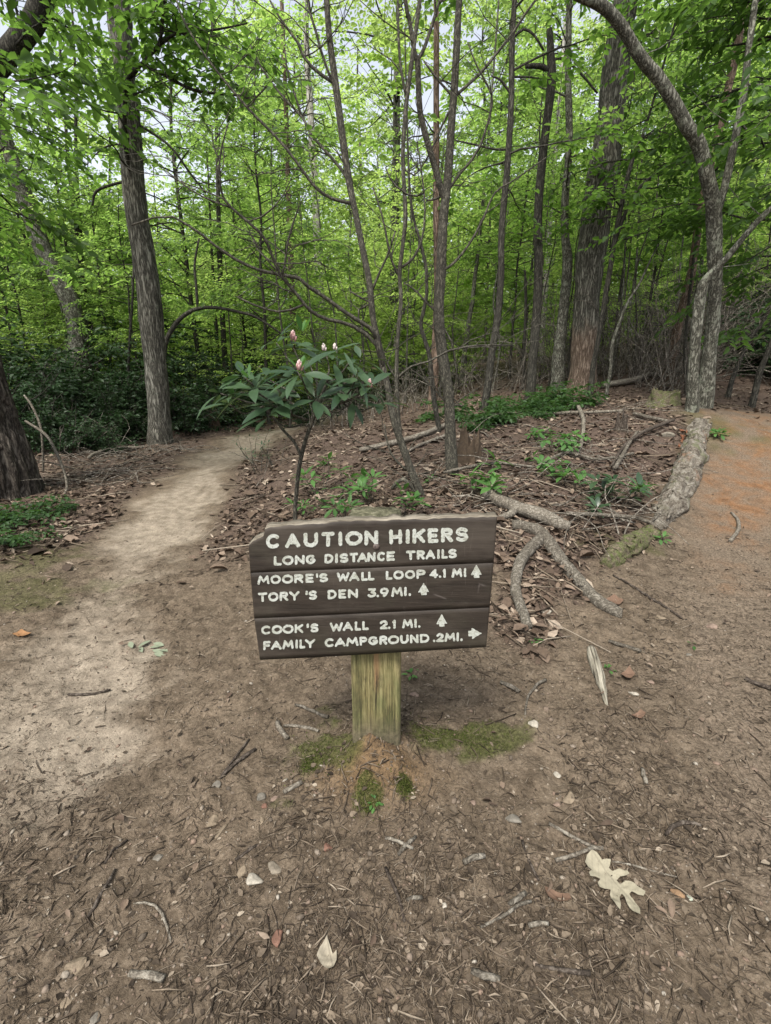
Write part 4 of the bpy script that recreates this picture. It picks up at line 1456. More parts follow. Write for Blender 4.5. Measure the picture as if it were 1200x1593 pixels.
# the leaning twin-stemmed tree by the right-hand trail
YT = 6.2
tree('leaning_tree', 'twin-stemmed grey lichened tree by the right-hand trail, one thick limb arching over to the left', [
    (TR([(1095, 632, 28.5), (1099, 600, 23.7), (1103, 560, 19.8), (1109, 510, 18.2), (1112, 470, 18.2), (1113, 430, 19.0), (1112, 390, 20.6), (1111, 350, 21.3), (1110, 320, 21.3), (1105, 295, 20.6), (1100, 270, 20.6), (1093, 240, 20.6), (1083, 215, 19.8), (1072, 200, 19.4), (1060, 178, 19.0), (1045, 152, 18.2), (1025, 122, 17.8), (1006, 100, 17.4), (990, 78, 17.0), (975, 52, 16.7), (958, 28, 16.2), (938, 9, 15.8), (910, -4, 15.0), (870, -20, 13.4)], YT, dY=-.7), 'trunk'),
    (TR([(1078, 628, 19.0), (1078, 595, 15.8), (1081, 550, 15.0), (1085, 500, 15.8), (1091, 460, 15.8), (1097, 437, 13.4), (1112, 420, 10.4), (1130, 402, 9.5), (1150, 378, 8.5), (1172, 352, 8.1), (1200, 324, 7.6), (1240, 290, 6.6)], YT - .22, .8, dY=-.35), 'trunk'),
    (TR([(1113, 335, 13.4), (1118, 325, 11.0), (1123, 308, 10.5), (1129, 285, 10.9), (1136, 255, 10.9), (1143, 222, 10.9), (1149, 190, 10.4), (1155, 160, 10.4), (1160, 125, 10.0), (1163, 95, 9.5), (1168, 55, 9.0), (1174, 12, 8.5), (1177, -5, 8.5)], YT, 3), 'trunk0'),
    (TR([(1150, 188, 3.3), (1165, 205, 2.8), (1185, 210, 2.8), (1215, 207, 1.9)], YT), 'limb'),
    (TR([(1140, 235, 2.8), (1128, 225, 2.5), (1117, 224, 1.9)], YT), 'limb'),
], 'bark_grey', sides=20, seed=42, twigs=8, twig_L=.7, flare=1.2, jit=.14, leafm='leaf_near',
    crowns=[dict(stem=2, z0=3.9, z1=7.5, nb=20, Lmax=1.7, leaf=.11, twigs=9, rise=-.05, azc=.5, azw=1.0), dict(stem=1, z0=3.0, z1=4.5, nb=10, Lmax=1.4, leaf=.10, twigs=8, rise=0)])
tree('tree', 'dark trunk leaning right behind the twin-stemmed lichened tree', [
    (TR([(1039, 590, 18), (1046, 560, 16), (1053, 520, 14), (1061, 485, 13), (1069, 455, 13), (1077, 420, 12), (1083, 380, 11.5), (1088, 339, 11), (1100, 280, 11), (1113, 226, 11), (1123, 188, 11), (1133, 140, 11), (1143, 95, 11), (1152, 45, 11), (1160, -5, 11)], 9.4, 4), 'trunk')],
    'bark_red', sides=12, seed=43, twigs=8, crowns=[dict(z0=3.0, z1=8.5, nb=26, Lmax=1.9, leaf=.11, twigs=9, rise=0)], leafm='leaf_near', jit=.12)
for k, (pix, Y, lab) in enumerate([
    ([(944, 612, 6), (950, 575, 5.5), (953, 535, 5.5), (965, 500, 5), (976, 472, 4.5), (993, 445, 3.5)], 8.0, 'grey bent dead pole leaning right, just right of the biggest trunk'),
    ([(1068, 600, 5), (1066, 540, 5), (1072, 470, 4.5), (1080, 400, 4)], 8.2, 'thin dark stem close left of the twin-stemmed lichened tree'),
    ([(1140, 590, 7), (1152, 560, 6), (1168, 525, 6), (1190, 500, 5), (1215, 470, 5)], 8.0, 'dark slanting stem in the brush right of the twin-stemmed lichened tree'),
    ([(1182, 582, 9), (1190, 560, 8), (1200, 535, 8), (1218, 490, 7)], 7.4, 'dark stem slanting out at the right edge above the right-hand trail'),
]):
    tree('young_tree', lab, [(TR(pix, Y, .6), 'trunk')], 'bark_grey' if k == 0 else 'bark_dark', sides=7, seed=50 + k, twigs=8, jit=.08)

# leafy boughs of trees standing just outside the picture on the right
tree('understory_tree', 'leafy young tree at the right edge, its boughs hanging over the upper right corner', [
    (TR([(1290, 640, 20), (1285, 500, 18), (1275, 330, 16), (1265, 150, 14), (1260, 0, 12)], 6.8, 2), 'trunk')], 'bark_dark', sides=9, seed=60,
    crowns=[dict(z0=2.0, z1=7.5, nb=46, Lmax=2.4, leaf=.11, twigs=11, rise=-.05, azc=math.pi * .95, azw=1.1)], leafm='leaf_near')

# ------------------------------------------------------------------ woods behind: copies of a few model trees
def proto_tree(name, seed, h, trunk_r, z0, nb, Lmax, leaf, bark, leafm, shape='dome', lean=.04, tw=9):
    rs = np.random.default_rng(seed)
    root = empty(name, (0, 0, 0))
    n = 9
    t = np.linspace(0, 1, n)
    P = np.zeros((n, 4))
    P[:, 2] = -.35 + (h + .35) * t
    P[:, 0] = np.cumsum(rs.normal(0, lean * h / n * 2.2, n)) * t
    P[:, 1] = np.cumsum(rs.normal(0, lean * h / n * 2.2, n)) * t
    P[:, 3] = trunk_r * (1 - .78 * t) + trunk_r * .3 * np.exp(-t * 22)
    gt, gb, fo = Geo(), Geo(), Foliage()
    S = stem_geo(gt, P, 60, 8, .1, seed)
    crown(fo, gb, S, rs, z0, h * .98, nb, Lmax, leaf, tw, shape=shape, step=.055, Lmin=.5)
    build_two(gt, gb, 'trunk', [M[bark], M['bark_dark']], root)
    fo.build('crown', M[leafm], root)
    return root


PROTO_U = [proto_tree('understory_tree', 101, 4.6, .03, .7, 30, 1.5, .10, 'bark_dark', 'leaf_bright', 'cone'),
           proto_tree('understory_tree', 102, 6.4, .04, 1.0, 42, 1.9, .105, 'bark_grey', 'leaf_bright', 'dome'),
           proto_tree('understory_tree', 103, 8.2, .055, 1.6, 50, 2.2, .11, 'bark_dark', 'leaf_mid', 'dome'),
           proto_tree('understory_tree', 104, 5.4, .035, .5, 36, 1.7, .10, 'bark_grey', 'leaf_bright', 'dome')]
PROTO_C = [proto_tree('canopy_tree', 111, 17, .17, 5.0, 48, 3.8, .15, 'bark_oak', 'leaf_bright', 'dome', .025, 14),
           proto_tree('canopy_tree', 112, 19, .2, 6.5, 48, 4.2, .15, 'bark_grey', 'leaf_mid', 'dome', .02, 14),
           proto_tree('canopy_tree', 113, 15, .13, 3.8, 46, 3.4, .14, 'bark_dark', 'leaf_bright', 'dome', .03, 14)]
GU, GC = 'leafy understory trees in the woods behind', 'tall trees in the woods behind'
LU = 'slim leafy understory tree in the bright woods behind the trail fork'
LC = 'tall leafy canopy tree far back in the woods behind the trail fork'
rs = np.random.default_rng(77)


def clear_of(x, y, pts, r):
    return all((x - a) ** 2 + (y - c) ** 2 > r * r for a, c in pts)


placed = []
used = set()


def put(protos, k, x, y, sc, label, group):
    root = protos[k]
    loc = (x, y, s1(x, y) - .02)
    if root.name not in used:
        used.add(root.name)
        root.location = loc
        root.rotation_euler = (0, 0, rs.uniform(0, 6.28))
        root.scale = (sc,) * 3
        o = root
    else:
        o = copy_thing(root, loc, rs.uniform(0, 6.28), sc)
    tag(o, label, 'tree', group)
    placed.append((x, y))
    return o


tries = 0
nU = 0
while nU < 112 and tries < 6000:
    tries += 1
    y = rs.uniform(10.5, 30) if rs.random() < .75 else rs.uniform(28, 42)
    x = rs.uniform(-1.15, 1.0) * (y * .85 + 1.5)
    if dist_poly(np.array([x]), np.array([y]), PATH_L)[0] < 3.0 or dist_poly(np.array([x]), np.array([y]), PATH_R)[0] < 2.2:
        continue
    if y < 13 and -2 < x < 4.5:
        continue
    if not clear_of(x, y, placed, 1.35):
        continue
    put(PROTO_U, int(rs.integers(4)), x, y, rs.uniform(.8, 1.25), LU, GU)
    nU += 1
nC = 0
placedC = []
tries = 0
while nC < 21 and tries < 6000:
    tries += 1
    y = rs.uniform(17, 50)
    x = rs.uniform(-1, 1) * (y * .85 + 2)
    if not clear_of(x, y, placedC, 3.0) or dist_poly(np.array([x]), np.array([y]), PATH_L)[0] < 4:
        continue
    put(PROTO_C, int(rs.integers(3)), x, y, rs.uniform(.85, 1.2), LC, GC)
    placedC.append((x, y))
    nC += 1

# bright low bushes filling the woods
PB = [proto_tree('woodland_bush', 121, 2.2, .014, .15, 26, 1.1, .085, 'bark_dark', 'leaf_bright', 'dome', .06, 8),
      proto_tree('woodland_bush', 122, 3.0, .018, .2, 34, 1.3, .09, 'bark_dark', 'leaf_bright', 'dome', .06, 8)]
placedB = []
tries = 0
while len(placedB) < 105 and tries < 6000:
    tries += 1
    y = rs.uniform(12.5, 34)
    x = rs.uniform(-.95, .95) * (y * .82 + 1)
    if dist_poly(np.array([x]), np.array([y]), PATH_L)[0] < 2.6 or dist_poly(np.array([x]), np.array([y]), PATH_R)[0] < 2.2 or not clear_of(x, y, placedB, 1.1):
        continue
    o = put(PB, int(rs.integers(2)), x, y, rs.uniform(.75, 1.3), 'low bright green leafy bush in the woods behind the trail fork', 'leafy bushes in the woods behind')
    o['category'] = 'bush'
    placedB.append((x, y))

for px, Y, k in [(840, 25, 1), (905, 28, 0), (740, 27, 2), (1010, 24, 1), (930, 21, 2), (1100, 26, 0)]:
    c = at(px, 500, Y)
    put(PROTO_C, k, c[0], c[1], 1.0, LC, GC)

# the far wood, one leafy mass
fo = Foliage()
for _ in range(700):
    a = rs.uniform(-1.0, 1.0)
    d = rs.uniform(46, 62)
    c = np.array([math.sin(a) * d, math.cos(a) * d, 0])
    c[2] = g1(c[0], c[1]) + rs.uniform(.0, 1) ** 1.2 * 13
    n = 420
    P = c + rs.normal(0, 1, (n, 3)) * np.array([1.6, 1.6, .9])
    D = nrm(rs.normal(0, 1, (n, 3)) * np.array([1, 1, .4]))
    N = nrm(UP + rs.normal(0, .6, (n, 3)))
    l = rs.uniform(.22, .42, n)
    fo.add(P, D, N, l, l * .7, np.clip(rs.normal(.5, .25, n), 0, 1))
tag(fo.build('far_woodland', M['leaf_bright'], None), kind='stuff')

# ------------------------------------------------------------------ evergreen shrubs of the left thicket
def proto_shrub(name, seed, rad, h, n_st, leaf, leafm):
    rs = np.random.default_rng(seed)
    root = empty(name)
    gb, fo = Geo(), Foliage()
    for _ in range(n_st):
        az = rs.uniform(0, 6.28)
        p = np.array([math.cos(az), math.sin(az), 0]) * rs.uniform(0, rad * .35) + np.array([0, 0, -.1])
        d = np.array([math.cos(az) * rs.uniform(.1, .9), math.sin(az) * rs.uniform(.1, .9), 1])
        L = h * rs.uniform(.6, 1.15)
        B = twig_path(p, d, L, 8, .16, .02, rs)
        V, Q, T = tube(B, np.linspace(.012, .003, 9), 4, cap=False)
        gb.add(V, Q)
        for k in range(11):
            u = rs.uniform(.3, 1)
            j = min(int(u * 8), 7)
            q = B[j] + (B[j + 1] - B[j]) * (u * 8 - j)
            a2 = rs.uniform(0, 6.28)
            spray(fo, q, np.array([math.cos(a2), math.sin(a2), rs.uniform(-.2, .5)]), rs.uniform(.2, .5) * rad * .8, leaf, rs, .028, .55, gb, .003)
    gb.build('stems', M['bark_dark'], root, True)
    fo.build('foliage', M[leafm], root)
    return root


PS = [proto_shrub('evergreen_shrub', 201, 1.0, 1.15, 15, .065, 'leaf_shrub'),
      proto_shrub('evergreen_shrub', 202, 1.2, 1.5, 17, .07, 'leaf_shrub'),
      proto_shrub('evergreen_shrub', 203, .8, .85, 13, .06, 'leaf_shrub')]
GS = 'dark evergreen shrubs of the thickets'


def put_shrub(k, px, py_base, Y, sc, label):
    p = at(px, 640, Y)
    x, y = p[0], p[1]
    o = put(PS, k, x, y, sc, label, GS)
    o['category'] = 'shrub'


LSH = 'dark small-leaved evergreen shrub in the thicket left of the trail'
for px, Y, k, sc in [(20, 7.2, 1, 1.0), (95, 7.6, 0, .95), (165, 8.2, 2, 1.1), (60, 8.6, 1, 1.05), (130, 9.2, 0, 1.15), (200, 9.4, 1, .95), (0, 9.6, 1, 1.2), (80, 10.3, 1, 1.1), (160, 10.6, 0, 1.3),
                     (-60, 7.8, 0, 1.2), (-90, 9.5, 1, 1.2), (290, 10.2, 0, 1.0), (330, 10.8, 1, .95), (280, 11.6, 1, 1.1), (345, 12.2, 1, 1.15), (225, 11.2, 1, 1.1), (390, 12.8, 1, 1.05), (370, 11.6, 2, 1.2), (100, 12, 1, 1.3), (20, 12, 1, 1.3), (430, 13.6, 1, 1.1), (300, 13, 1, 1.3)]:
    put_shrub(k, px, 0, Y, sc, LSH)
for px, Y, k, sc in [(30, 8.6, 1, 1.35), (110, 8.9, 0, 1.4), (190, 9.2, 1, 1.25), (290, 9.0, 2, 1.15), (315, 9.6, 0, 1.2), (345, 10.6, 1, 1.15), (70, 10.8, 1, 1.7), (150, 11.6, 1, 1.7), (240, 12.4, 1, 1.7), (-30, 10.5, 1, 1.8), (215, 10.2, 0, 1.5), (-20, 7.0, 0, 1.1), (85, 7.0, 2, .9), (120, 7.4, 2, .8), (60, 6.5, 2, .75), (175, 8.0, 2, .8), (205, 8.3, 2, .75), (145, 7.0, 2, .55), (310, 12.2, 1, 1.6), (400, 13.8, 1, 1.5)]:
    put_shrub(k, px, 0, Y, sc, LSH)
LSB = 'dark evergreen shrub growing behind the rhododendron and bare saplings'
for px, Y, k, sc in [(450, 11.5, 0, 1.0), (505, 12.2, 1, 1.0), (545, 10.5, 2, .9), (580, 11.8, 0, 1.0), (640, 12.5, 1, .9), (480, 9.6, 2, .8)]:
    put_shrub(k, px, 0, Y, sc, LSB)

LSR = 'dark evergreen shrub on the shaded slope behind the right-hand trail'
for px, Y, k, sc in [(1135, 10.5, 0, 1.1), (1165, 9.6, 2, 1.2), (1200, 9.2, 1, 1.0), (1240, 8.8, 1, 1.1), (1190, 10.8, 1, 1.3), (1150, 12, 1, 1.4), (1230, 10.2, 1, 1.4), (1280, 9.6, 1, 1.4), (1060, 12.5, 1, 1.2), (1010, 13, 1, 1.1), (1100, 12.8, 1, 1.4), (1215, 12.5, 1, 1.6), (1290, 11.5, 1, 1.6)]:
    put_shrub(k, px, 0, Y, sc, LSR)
rs = np.random.default_rng(715)
for k in range(46):                      # leafy young growth close behind the fork
    px = rs.uniform(30, 240) if k < 12 else rs.uniform(270, 520) if k < 20 else rs.uniform(520, 1010) if k < 38 else rs.uniform(990, 1230)
    Y = rs.uniform(10.3, 15) if k < 20 else rs.uniform(10.8, 16)
    c = at(px, 600, Y)
    o = put(PROTO_U if k % 2 else PB, int(rs.integers(4 if k % 2 else 2)), c[0], c[1], rs.uniform(.5, .8), 'short leafy young tree close behind the brush and dark shrubs' if k % 2 else 'low bright green leafy bush in the woods behind the trail fork', 'short leafy young trees behind the brush' if k % 2 else 'leafy bushes in the woods behind')
rs = np.random.default_rng(611)
for k in range(26):
    px = [rs.uniform(560, 1000), rs.uniform(270, 560), rs.uniform(990, 1200)][0 if k < 15 else 1 if k < 20 else 2]
    Y = rs.uniform(9.2, 12.5)
    p0 = at(px, 600, Y)
    z0 = s1(p0[0], p0[1])
    h = rs.uniform(3, 7)
    t = np.linspace(0, 1, 7)
    P = np.zeros((7, 4))
    P[:, 0] = p0[0] + np.cumsum(rs.normal(.01, .07, 7)) + rs.normal(0, .25) * t
    P[:, 1] = p0[1] + np.cumsum(rs.normal(0, .05, 7))
    P[:, 2] = z0 + h * t
    P[:, 3] = rs.uniform(.014, .03) * (1 - .75 * t)
    tree('young_tree', 'thin bare pole of a young tree among the trunks and brush behind the fork', [(P, 'trunk')], ['bark_dark', 'bark_smooth', 'bark_grey'][k % 3], sides=6, seed=620 + k, twigs=14, twig_L=.8, jit=.06,
         crowns=[dict(z0=z0 + h * .45, z1=z0 + h, nb=6, Lmax=1.1, leaf=.10, twigs=6)], group='thin bare young trees behind the fork')

# ------------------------------------------------------------------ bare brush: a tangle nobody could count
g = Geo()
rs = np.random.default_rng(88)


def brush(n, x0, x1, y0, y1, hmax, rad):
    for _ in range(n):
        y = rs.uniform(y0, y1)
        x = rs.uniform(x0, x1)
        if dist_poly(np.array([x]), np.array([y]), PATH_R)[0] < 1.5:
            continue
        if (abs(x - 3.65) < .75 and y < 9.4) or (y < 9.5 and 2.6 < x < 3.4):
            continue
        z = s1(x, y)
        L = hmax * rs.uniform(.35, 1.1)
        d = np.array([rs.normal(.1, .45), rs.normal(0, .4), 1])
        P = twig_path(np.array([x, y, z - .05]), d, L, 6, .14, rs.uniform(-.02, .12), rs)
        r = rad * rs.uniform(.5, 1.4)
        V, Q, T = tube(P, np.linspace(r, r * .3, 7), 3, cap=False)
        t_ = rs.uniform(.2, 1)
        g.add(V, Q, None, t_)
        for k in range(rs.integers(1, 4)):
            j = rs.integers(1, 6)
            P2 = twig_path(P[j], P[j] - P[j - 1] + rs.normal(0, .8, 3) * L / 8, L * rs.uniform(.2, .5), 5, .2, .02, rs)
            V, Q, T = tube(P2, np.linspace(r * .55, r * .2, 6), 3, cap=False)
            g.add(V, Q, None, t_)


brush(640, 3.0, 7.0, 7.6, 11.0, 2.3, .010)
brush(640, 6.0, 12.0, 7.4, 12, 2.5, .010)
brush(260, .3, 4.5, 9.0, 13, 1.5, .009)
brush(140, -1.6, 1.0, 8.5, 12, 1.0, .008)
brush(150, -8, -4.2, 6.4, 8.6, .7, .007)
for _ in range(330):                     # dead twigs lying about under the left thicket
    y = rs.uniform(4.9, 8.2)
    x = rs.uniform(-.62, -.2) * y - .3
    if dist_poly(np.array([x]), np.array([y]), PATH_L)[0] < 1.9:
        continue
    a = rs.uniform(0, 6.28)
    P = twig_path(np.array([x, y, s1(x, y) + .01]), np.array([math.cos(a), math.sin(a), rs.uniform(0, .5)]), rs.uniform(.3, .9), 7, .22, .09, rs)
    P[:, 2] = np.maximum(P[:, 2], gs(P[:, 0], P[:, 1]) + .006)
    V, Q, T = tube(P, np.linspace(.006, .002, 8) * rs.uniform(.5, 1.3), 4, cap=False)
    g.add(V, Q, None, .5)
for _ in range(130):                     # fallen twigs tangled on the leafy bank
    y = rs.uniform(3.1, 6.6)
    x = rs.uniform(.12, .56) * y
    if dist_poly(np.array([x]), np.array([y]), PATH_R)[0] < 1.7:
        continue
    a = rs.uniform(0, 6.28)
    P = twig_path(np.array([x, y, s1(x, y) + .02]), np.array([math.cos(a), math.sin(a), rs.uniform(0, .55)]), rs.uniform(.3, 1.0), 7, .2, .09, rs)
    P[:, 2] = np.maximum(P[:, 2], gs(P[:, 0], P[:, 1]) + .008)
    V, Q, T = tube(P, np.linspace(.0055, .002, 8) * rs.uniform(.5, 1.3), 4, cap=False)
    g.add(V, Q, None, .5)
tag(g.build('bare_brush', M['brush'], None), kind='stuff')
#@@PART4
# ------------------------------------------------------------------ litter, gravel and twigs that nobody could count
def debris_mat(name, stops, rough=.85, sc=120):
    b = NB(name)
    c = b.ramp(b.attr('tint'), stops)
    n = b.noise(b.obj(), sc, 4, .65)
    c = b.mix(1.0, c, b.ramp(n, [(.3, .6), (.7, 1.0)]), 'MULTIPLY')
    return b.done(b.bsdf(c, rough, b.bump(n, .5, .003), .15))


M['debris'] = debris_mat('woody_debris', [(0, (.028, .021, .015)), (.4, (.095, .073, .052)), (.7, (.205, .162, .117)), (1, (.36, .305, .235))])
M['stone'] = debris_mat('stones', [(0, (.08, .065, .05)), (.35, (.16, .128, .096)), (.6, (.21, .15, .112)), (.8, (.25, .215, .17)), (1, (.38, .345, .29))], .8)
rs = np.random.default_rng(303)


def sample(n, y0, y1, k=.98, p=1.0):
    y = np.exp(rs.uniform(math.log(y0), math.log(y1), n))
    x = rs.uniform(-1, 1, n) * (y * k * .9 + .55)
    return x, y


def keep(x, y, dens):
    return rs.random(len(x)) < dens


def twiglets(g, x, y, L, r, lift=.004, tint=None, tilt=.12, bend=.12):
    n = len(x)
    z = gs(x, y) + lift
    az = rs.uniform(0, math.pi * 2, n)
    D = np.stack([np.cos(az), np.sin(az), rs.normal(0, tilt, n)], 1)
    S = np.stack([-np.sin(az), np.cos(az), np.zeros(n)], 1)
    C = np.stack([x, y, z + r], 1)
    pts = np.stack([C - D * L[:, None] / 2, C + S * (L * rs.normal(0, bend, n))[:, None], C + D * L[:, None] / 2], 1)     # n,3,3
    for k in (0, 2):
        gl = gs(pts[:, k, 0], pts[:, k, 1]) + r
        pts[:, k, 2] = np.maximum(pts[:, k, 2] * .4 + gl * .6, gl)
    a = np.array([math.pi / 2, math.pi * 7 / 6, math.pi * 11 / 6])
    rr = r[:, None] * np.array([.85, 1, .6])[None]
    ring = (np.cos(a)[None, None, :, None] * S[:, None, None, :] + np.sin(a)[None, None, :, None] * UP) * rr[:, :, None, None]
    V = (pts[:, :, None, :] + ring).reshape(-1, 3)
    k = np.arange(n)[:, None, None] * 9
    q = []
    for i in range(2):
        for j in range(3):
            q.append([i * 3 + j, i * 3 + (j + 1) % 3, i * 3 + 3 + (j + 1) % 3, i * 3 + 3 + j])
    Q = (k + np.array(q)[None]).reshape(-1, 4)
    T = (k + np.array([[0, 2, 1], [6, 7, 8]])[None]).reshape(-1, 3)
    g.add(V, Q, T, np.repeat(rs.beta(1.6, 2.2, n) if tint is None else tint, 9))


def patch(x, y, s=2.6, lo=.25):
    return lo + (1 - lo) * sstep(-.07, .09, fbm(np.stack([x * s, y * s, x * 0 + 7.7], 1), 4, 33) - .5)


g = Geo()
x, y = sample(42000, .5, 3.6)
sa, ri, orr, li, mo, cl = masks(x, y)
k = keep(x, y, patch(x, y) * np.clip(1.0 - .8 * sa - .4 * ri - .5 * mo, .06, 1))
x, y = x[k], y[k]
n = len(x)
twiglets(g, x, y, rs.gamma(2.0, .009, n) + .008, rs.uniform(.0004, .0012, n), bend=.05)
x, y = sample(5400, .5, 3.6)
sa, ri, orr, li, mo, cl = masks(x, y)
k = keep(x, y, patch(x, y, 3.1, .15) * np.clip(1.0 - .85 * sa - .5 * ri - .5 * mo, .04, 1))
x, y = x[k], y[k]
n = len(x)
twiglets(g, x, y, rs.gamma(2.0, .013, n) + .012, rs.uniform(.0012, .003, n), bend=.05)
x, y = sample(3000, 1.9, 9)
sa, ri, orr, li, mo, cl = masks(x, y)
k = keep(x, y, np.clip(li * 1.2 - .25, 0, 1))
x, y = x[k], y[k]
n = len(x)
twiglets(g, x, y, rs.gamma(2.5, .09, n) + .08, rs.uniform(.002, .006, n), .015, rs.beta(2.2, 1.6, n), .06)
tag(g.build('twig_litter', M['debris'], None, False), kind='stuff')

# bark chips and crumbs
x, y = sample(25000, .5, 4)
sa, ri, orr, li, mo, cl = masks(x, y)
k = keep(x, y, patch(x, y) * np.clip(1.0 - .75 * sa - .3 * ri - .6 * mo, .1, 1))
x, y = x[k], y[k]
n = len(x)
az = rs.uniform(0, 6.28, n)
D = np.stack([np.cos(az), np.sin(az), rs.normal(0, .15, n)], 1)
N = nrm(UP + rs.normal(0, .3, (n, 3)))
l = rs.gamma(2.5, .0035, n) + .004
V, Q = leaves(np.stack([x, y, gs(x, y) + .0025], 1), D, N, l, l * rs.uniform(.3, .8, n), .12, .05)
tag(mesh_np('bark_crumbs', V, Q, M['debris'], None, {'tint': np.repeat(rs.beta(1.5, 2.4, n), 6)}), kind='stuff')

# dead leaves
M['litter'] = debris_mat('dead_leaves', [(0, (.032, .023, .016)), (.35, (.105, .074, .053)), (.65, (.2, .148, .108)), (1, (.4, .33, .255))], .7, 60)
x, y = sample(60000, 1.4, 13, 1.4)
sa, ri, orr, li, mo, cl = masks(x, y)
k = keep(x, y, np.clip(li * 1.0 - .02, 0, 1))
x, y = x[k], y[k]
x2, y2 = sample(170, .7, 5)
x3, y3 = sample(2600, 2.2, 7.5)
k = (x3 > .8) & (rs.random(2600) < patch(x3, y3, 2.0, .0) * .6)
x2, y2 = np.concatenate([x2, x3[k]]), np.concatenate([y2, y3[k]])
x, y = np.concatenate([x, x2]), np.concatenate([y, y2])
n = len(x)
az = rs.uniform(0, 6.28, n)
D = np.stack([np.cos(az), np.sin(az), rs.normal(0, .2, n)], 1)
N = nrm(UP + rs.normal(0, .33, (n, 3)))
l = rs.gamma(5, .0085, n) + .012
l[-len(x2):] *= .4
V, Q = leaves(np.stack([x, y, gs(x, y) + rs.uniform(.004, .022, n)], 1), D, N, l, l * rs.uniform(.25, .7, n), rs.choice([-.1, .12, .25, .4], n)[:, None], rs.uniform(-.1, .4, n)[:, None])
tag(mesh_np('leaf_litter', V, Q, M['litter'], None, {'tint': np.repeat(np.clip(rs.beta(2, 2.6, n) + .5 * (fbm(np.stack([x * 2.2, y * 2.2, x * 0], 1), 3, 77) - .5), 0, 1), 6)}), kind='stuff')

# gravel: small irregular stones
ph = (1 + 5 ** .5) / 2
ICO = nrm(np.array([(-1, ph, 0), (1, ph, 0), (-1, -ph, 0), (1, -ph, 0), (0, -1, ph), (0, 1, ph), (0, -1, -ph), (0, 1, -ph), (ph, 0, -1), (ph, 0, 1), (-ph, 0, -1), (-ph, 0, 1)], float))
ICF = np.array([(0, 11, 5), (0, 5, 1), (0, 1, 7), (0, 7, 10), (0, 10, 11), (1, 5, 9), (5, 11, 4), (11, 10, 2), (10, 7, 6), (7, 1, 8), (3, 9, 4), (3, 4, 2), (3, 2, 6), (3, 6, 8), (3, 8, 9), (4, 9, 5), (2, 4, 11), (6, 2, 10), (8, 6, 7), (9, 8, 1)])
x, y = sample(13500, .5, 4.2)
sa, ri, orr, li, mo, cl = masks(x, y)
k = keep(x, y, np.clip(.85 - .2 * sa - .9 * li - .8 * mo, .02, 1))
x, y = x[k], y[k]
n = len(x)
r = rs.gamma(1.5, .0011, n) + .0011
az = rs.uniform(0, 6.28, n)
sc = np.stack([rs.uniform(.8, 1.6, n), rs.uniform(.7, 1.1, n), rs.uniform(.4, .8, n)], 1) * r[:, None]
V = ICO[None] * (1 + rs.uniform(-.25, .25, (n, 12, 1))) * sc[:, None, :]
c_, s_ = np.cos(az)[:, None], np.sin(az)[:, None]
V = np.stack([V[..., 0] * c_ - V[..., 1] * s_, V[..., 0] * s_ + V[..., 1] * c_, V[..., 2]], -1)
V += np.stack([x, y, gs(x, y) + sc[:, 2] * .35], 1)[:, None]
T = (np.arange(n)[:, None, None] * 12 + ICF[None]).reshape(-1, 3)
tag(mesh_np('gravel', V.reshape(-1, 3), T, M['stone'], None, {'tint': np.repeat(rs.beta(1.6, 2.0, n), 12)}, True), kind='stuff')

# moss cushions round the post foot and on the left verge
b = NB('moss_tufts')
M['moss'] = b.done(b.bsdf(b.ramp(b.attr('tint'), [(0, (.02, .03, .007)), (.5, (.045, .06, .012)), (1, (.095, .105, .03))]), .8, None, .1))
P_, t_ = [], []
for (mx, my, a, c), m in [(q, 2600) for q in MOSS] + [(q, 1300) for q in FAR_MOSS[:2]]:
    xx, yy = mx + rs.normal(0, .8, m) * a, my + rs.normal(0, .8, m) * c
    mo = masks(xx, yy)[4]
    k = rs.random(m) < mo * .75 + .06
    P_.append(np.stack([xx[k], yy[k], gs(xx[k], yy[k]) - .001], 1))
P_ = np.concatenate(P_)
n = len(P_)
D = nrm(np.array([0, 0, .75]) + rs.normal(0, .5, (n, 3)))
l = rs.uniform(.003, .009, n)
V, Q = leaves(P_, D, nrm(rs.normal(0, 1, (n, 3))), l, l * .35, .1, .2)
tag(mesh_np('moss', V, Q, M['moss'], None, {'tint': np.repeat(rs.beta(2, 2, n), 6)}), kind='stuff')


# ------------------------------------------------------------------ stones one can tell apart
def ico2():
    V = [tuple(v) for v in ICO]
    F = ICF
    for _ in range(2):
        mid, nf = {}, []

        def m(a, c):
            kk = (min(a, c), max(a, c))
            if kk not in mid:
                p = nrm(np.array(V[a]) + np.array(V[c]))
                V.append(tuple(p))
                mid[kk] = len(V) - 1
            return mid[kk]
        for a, c, d in F:
            ac, cd, da = m(a, c), m(c, d), m(d, a)
            nf += [(a, ac, da), (c, cd, ac), (d, da, cd), (ac, cd, da)]
        F = np.array(nf)
    return np.array(V), F


I2V, I2F = ico2()


def stone_mat(col):
    key = 'stone%s' % (col,)
    if key not in M:
        b = NB('stone_surface')
        n1 = b.noise(b.obj(), 55, 5, .65)
        n2 = b.noise(b.obj(), 240, 4, .65)
        c = b.mix(b.ramp(n1, [(.35, 0.0), (.65, 1.0)]), tuple(v * .62 for v in col), tuple(min(v * 1.15, .9) for v in col))
        c = b.mix(b.ramp(n2, [(.6, 0.0), (.72, .55)]), c, (.09, .075, .06))
        M[key] = b.done(b.bsdf(c, .8, b.bump(n2, .5, .003), .2))
    return M[key]


WHITE, TAN, RED, GREY, PINK = (.33, .3, .245), (.2, .158, .11), (.16, .088, .062), (.155, .14, .115), (.2, .145, .112)


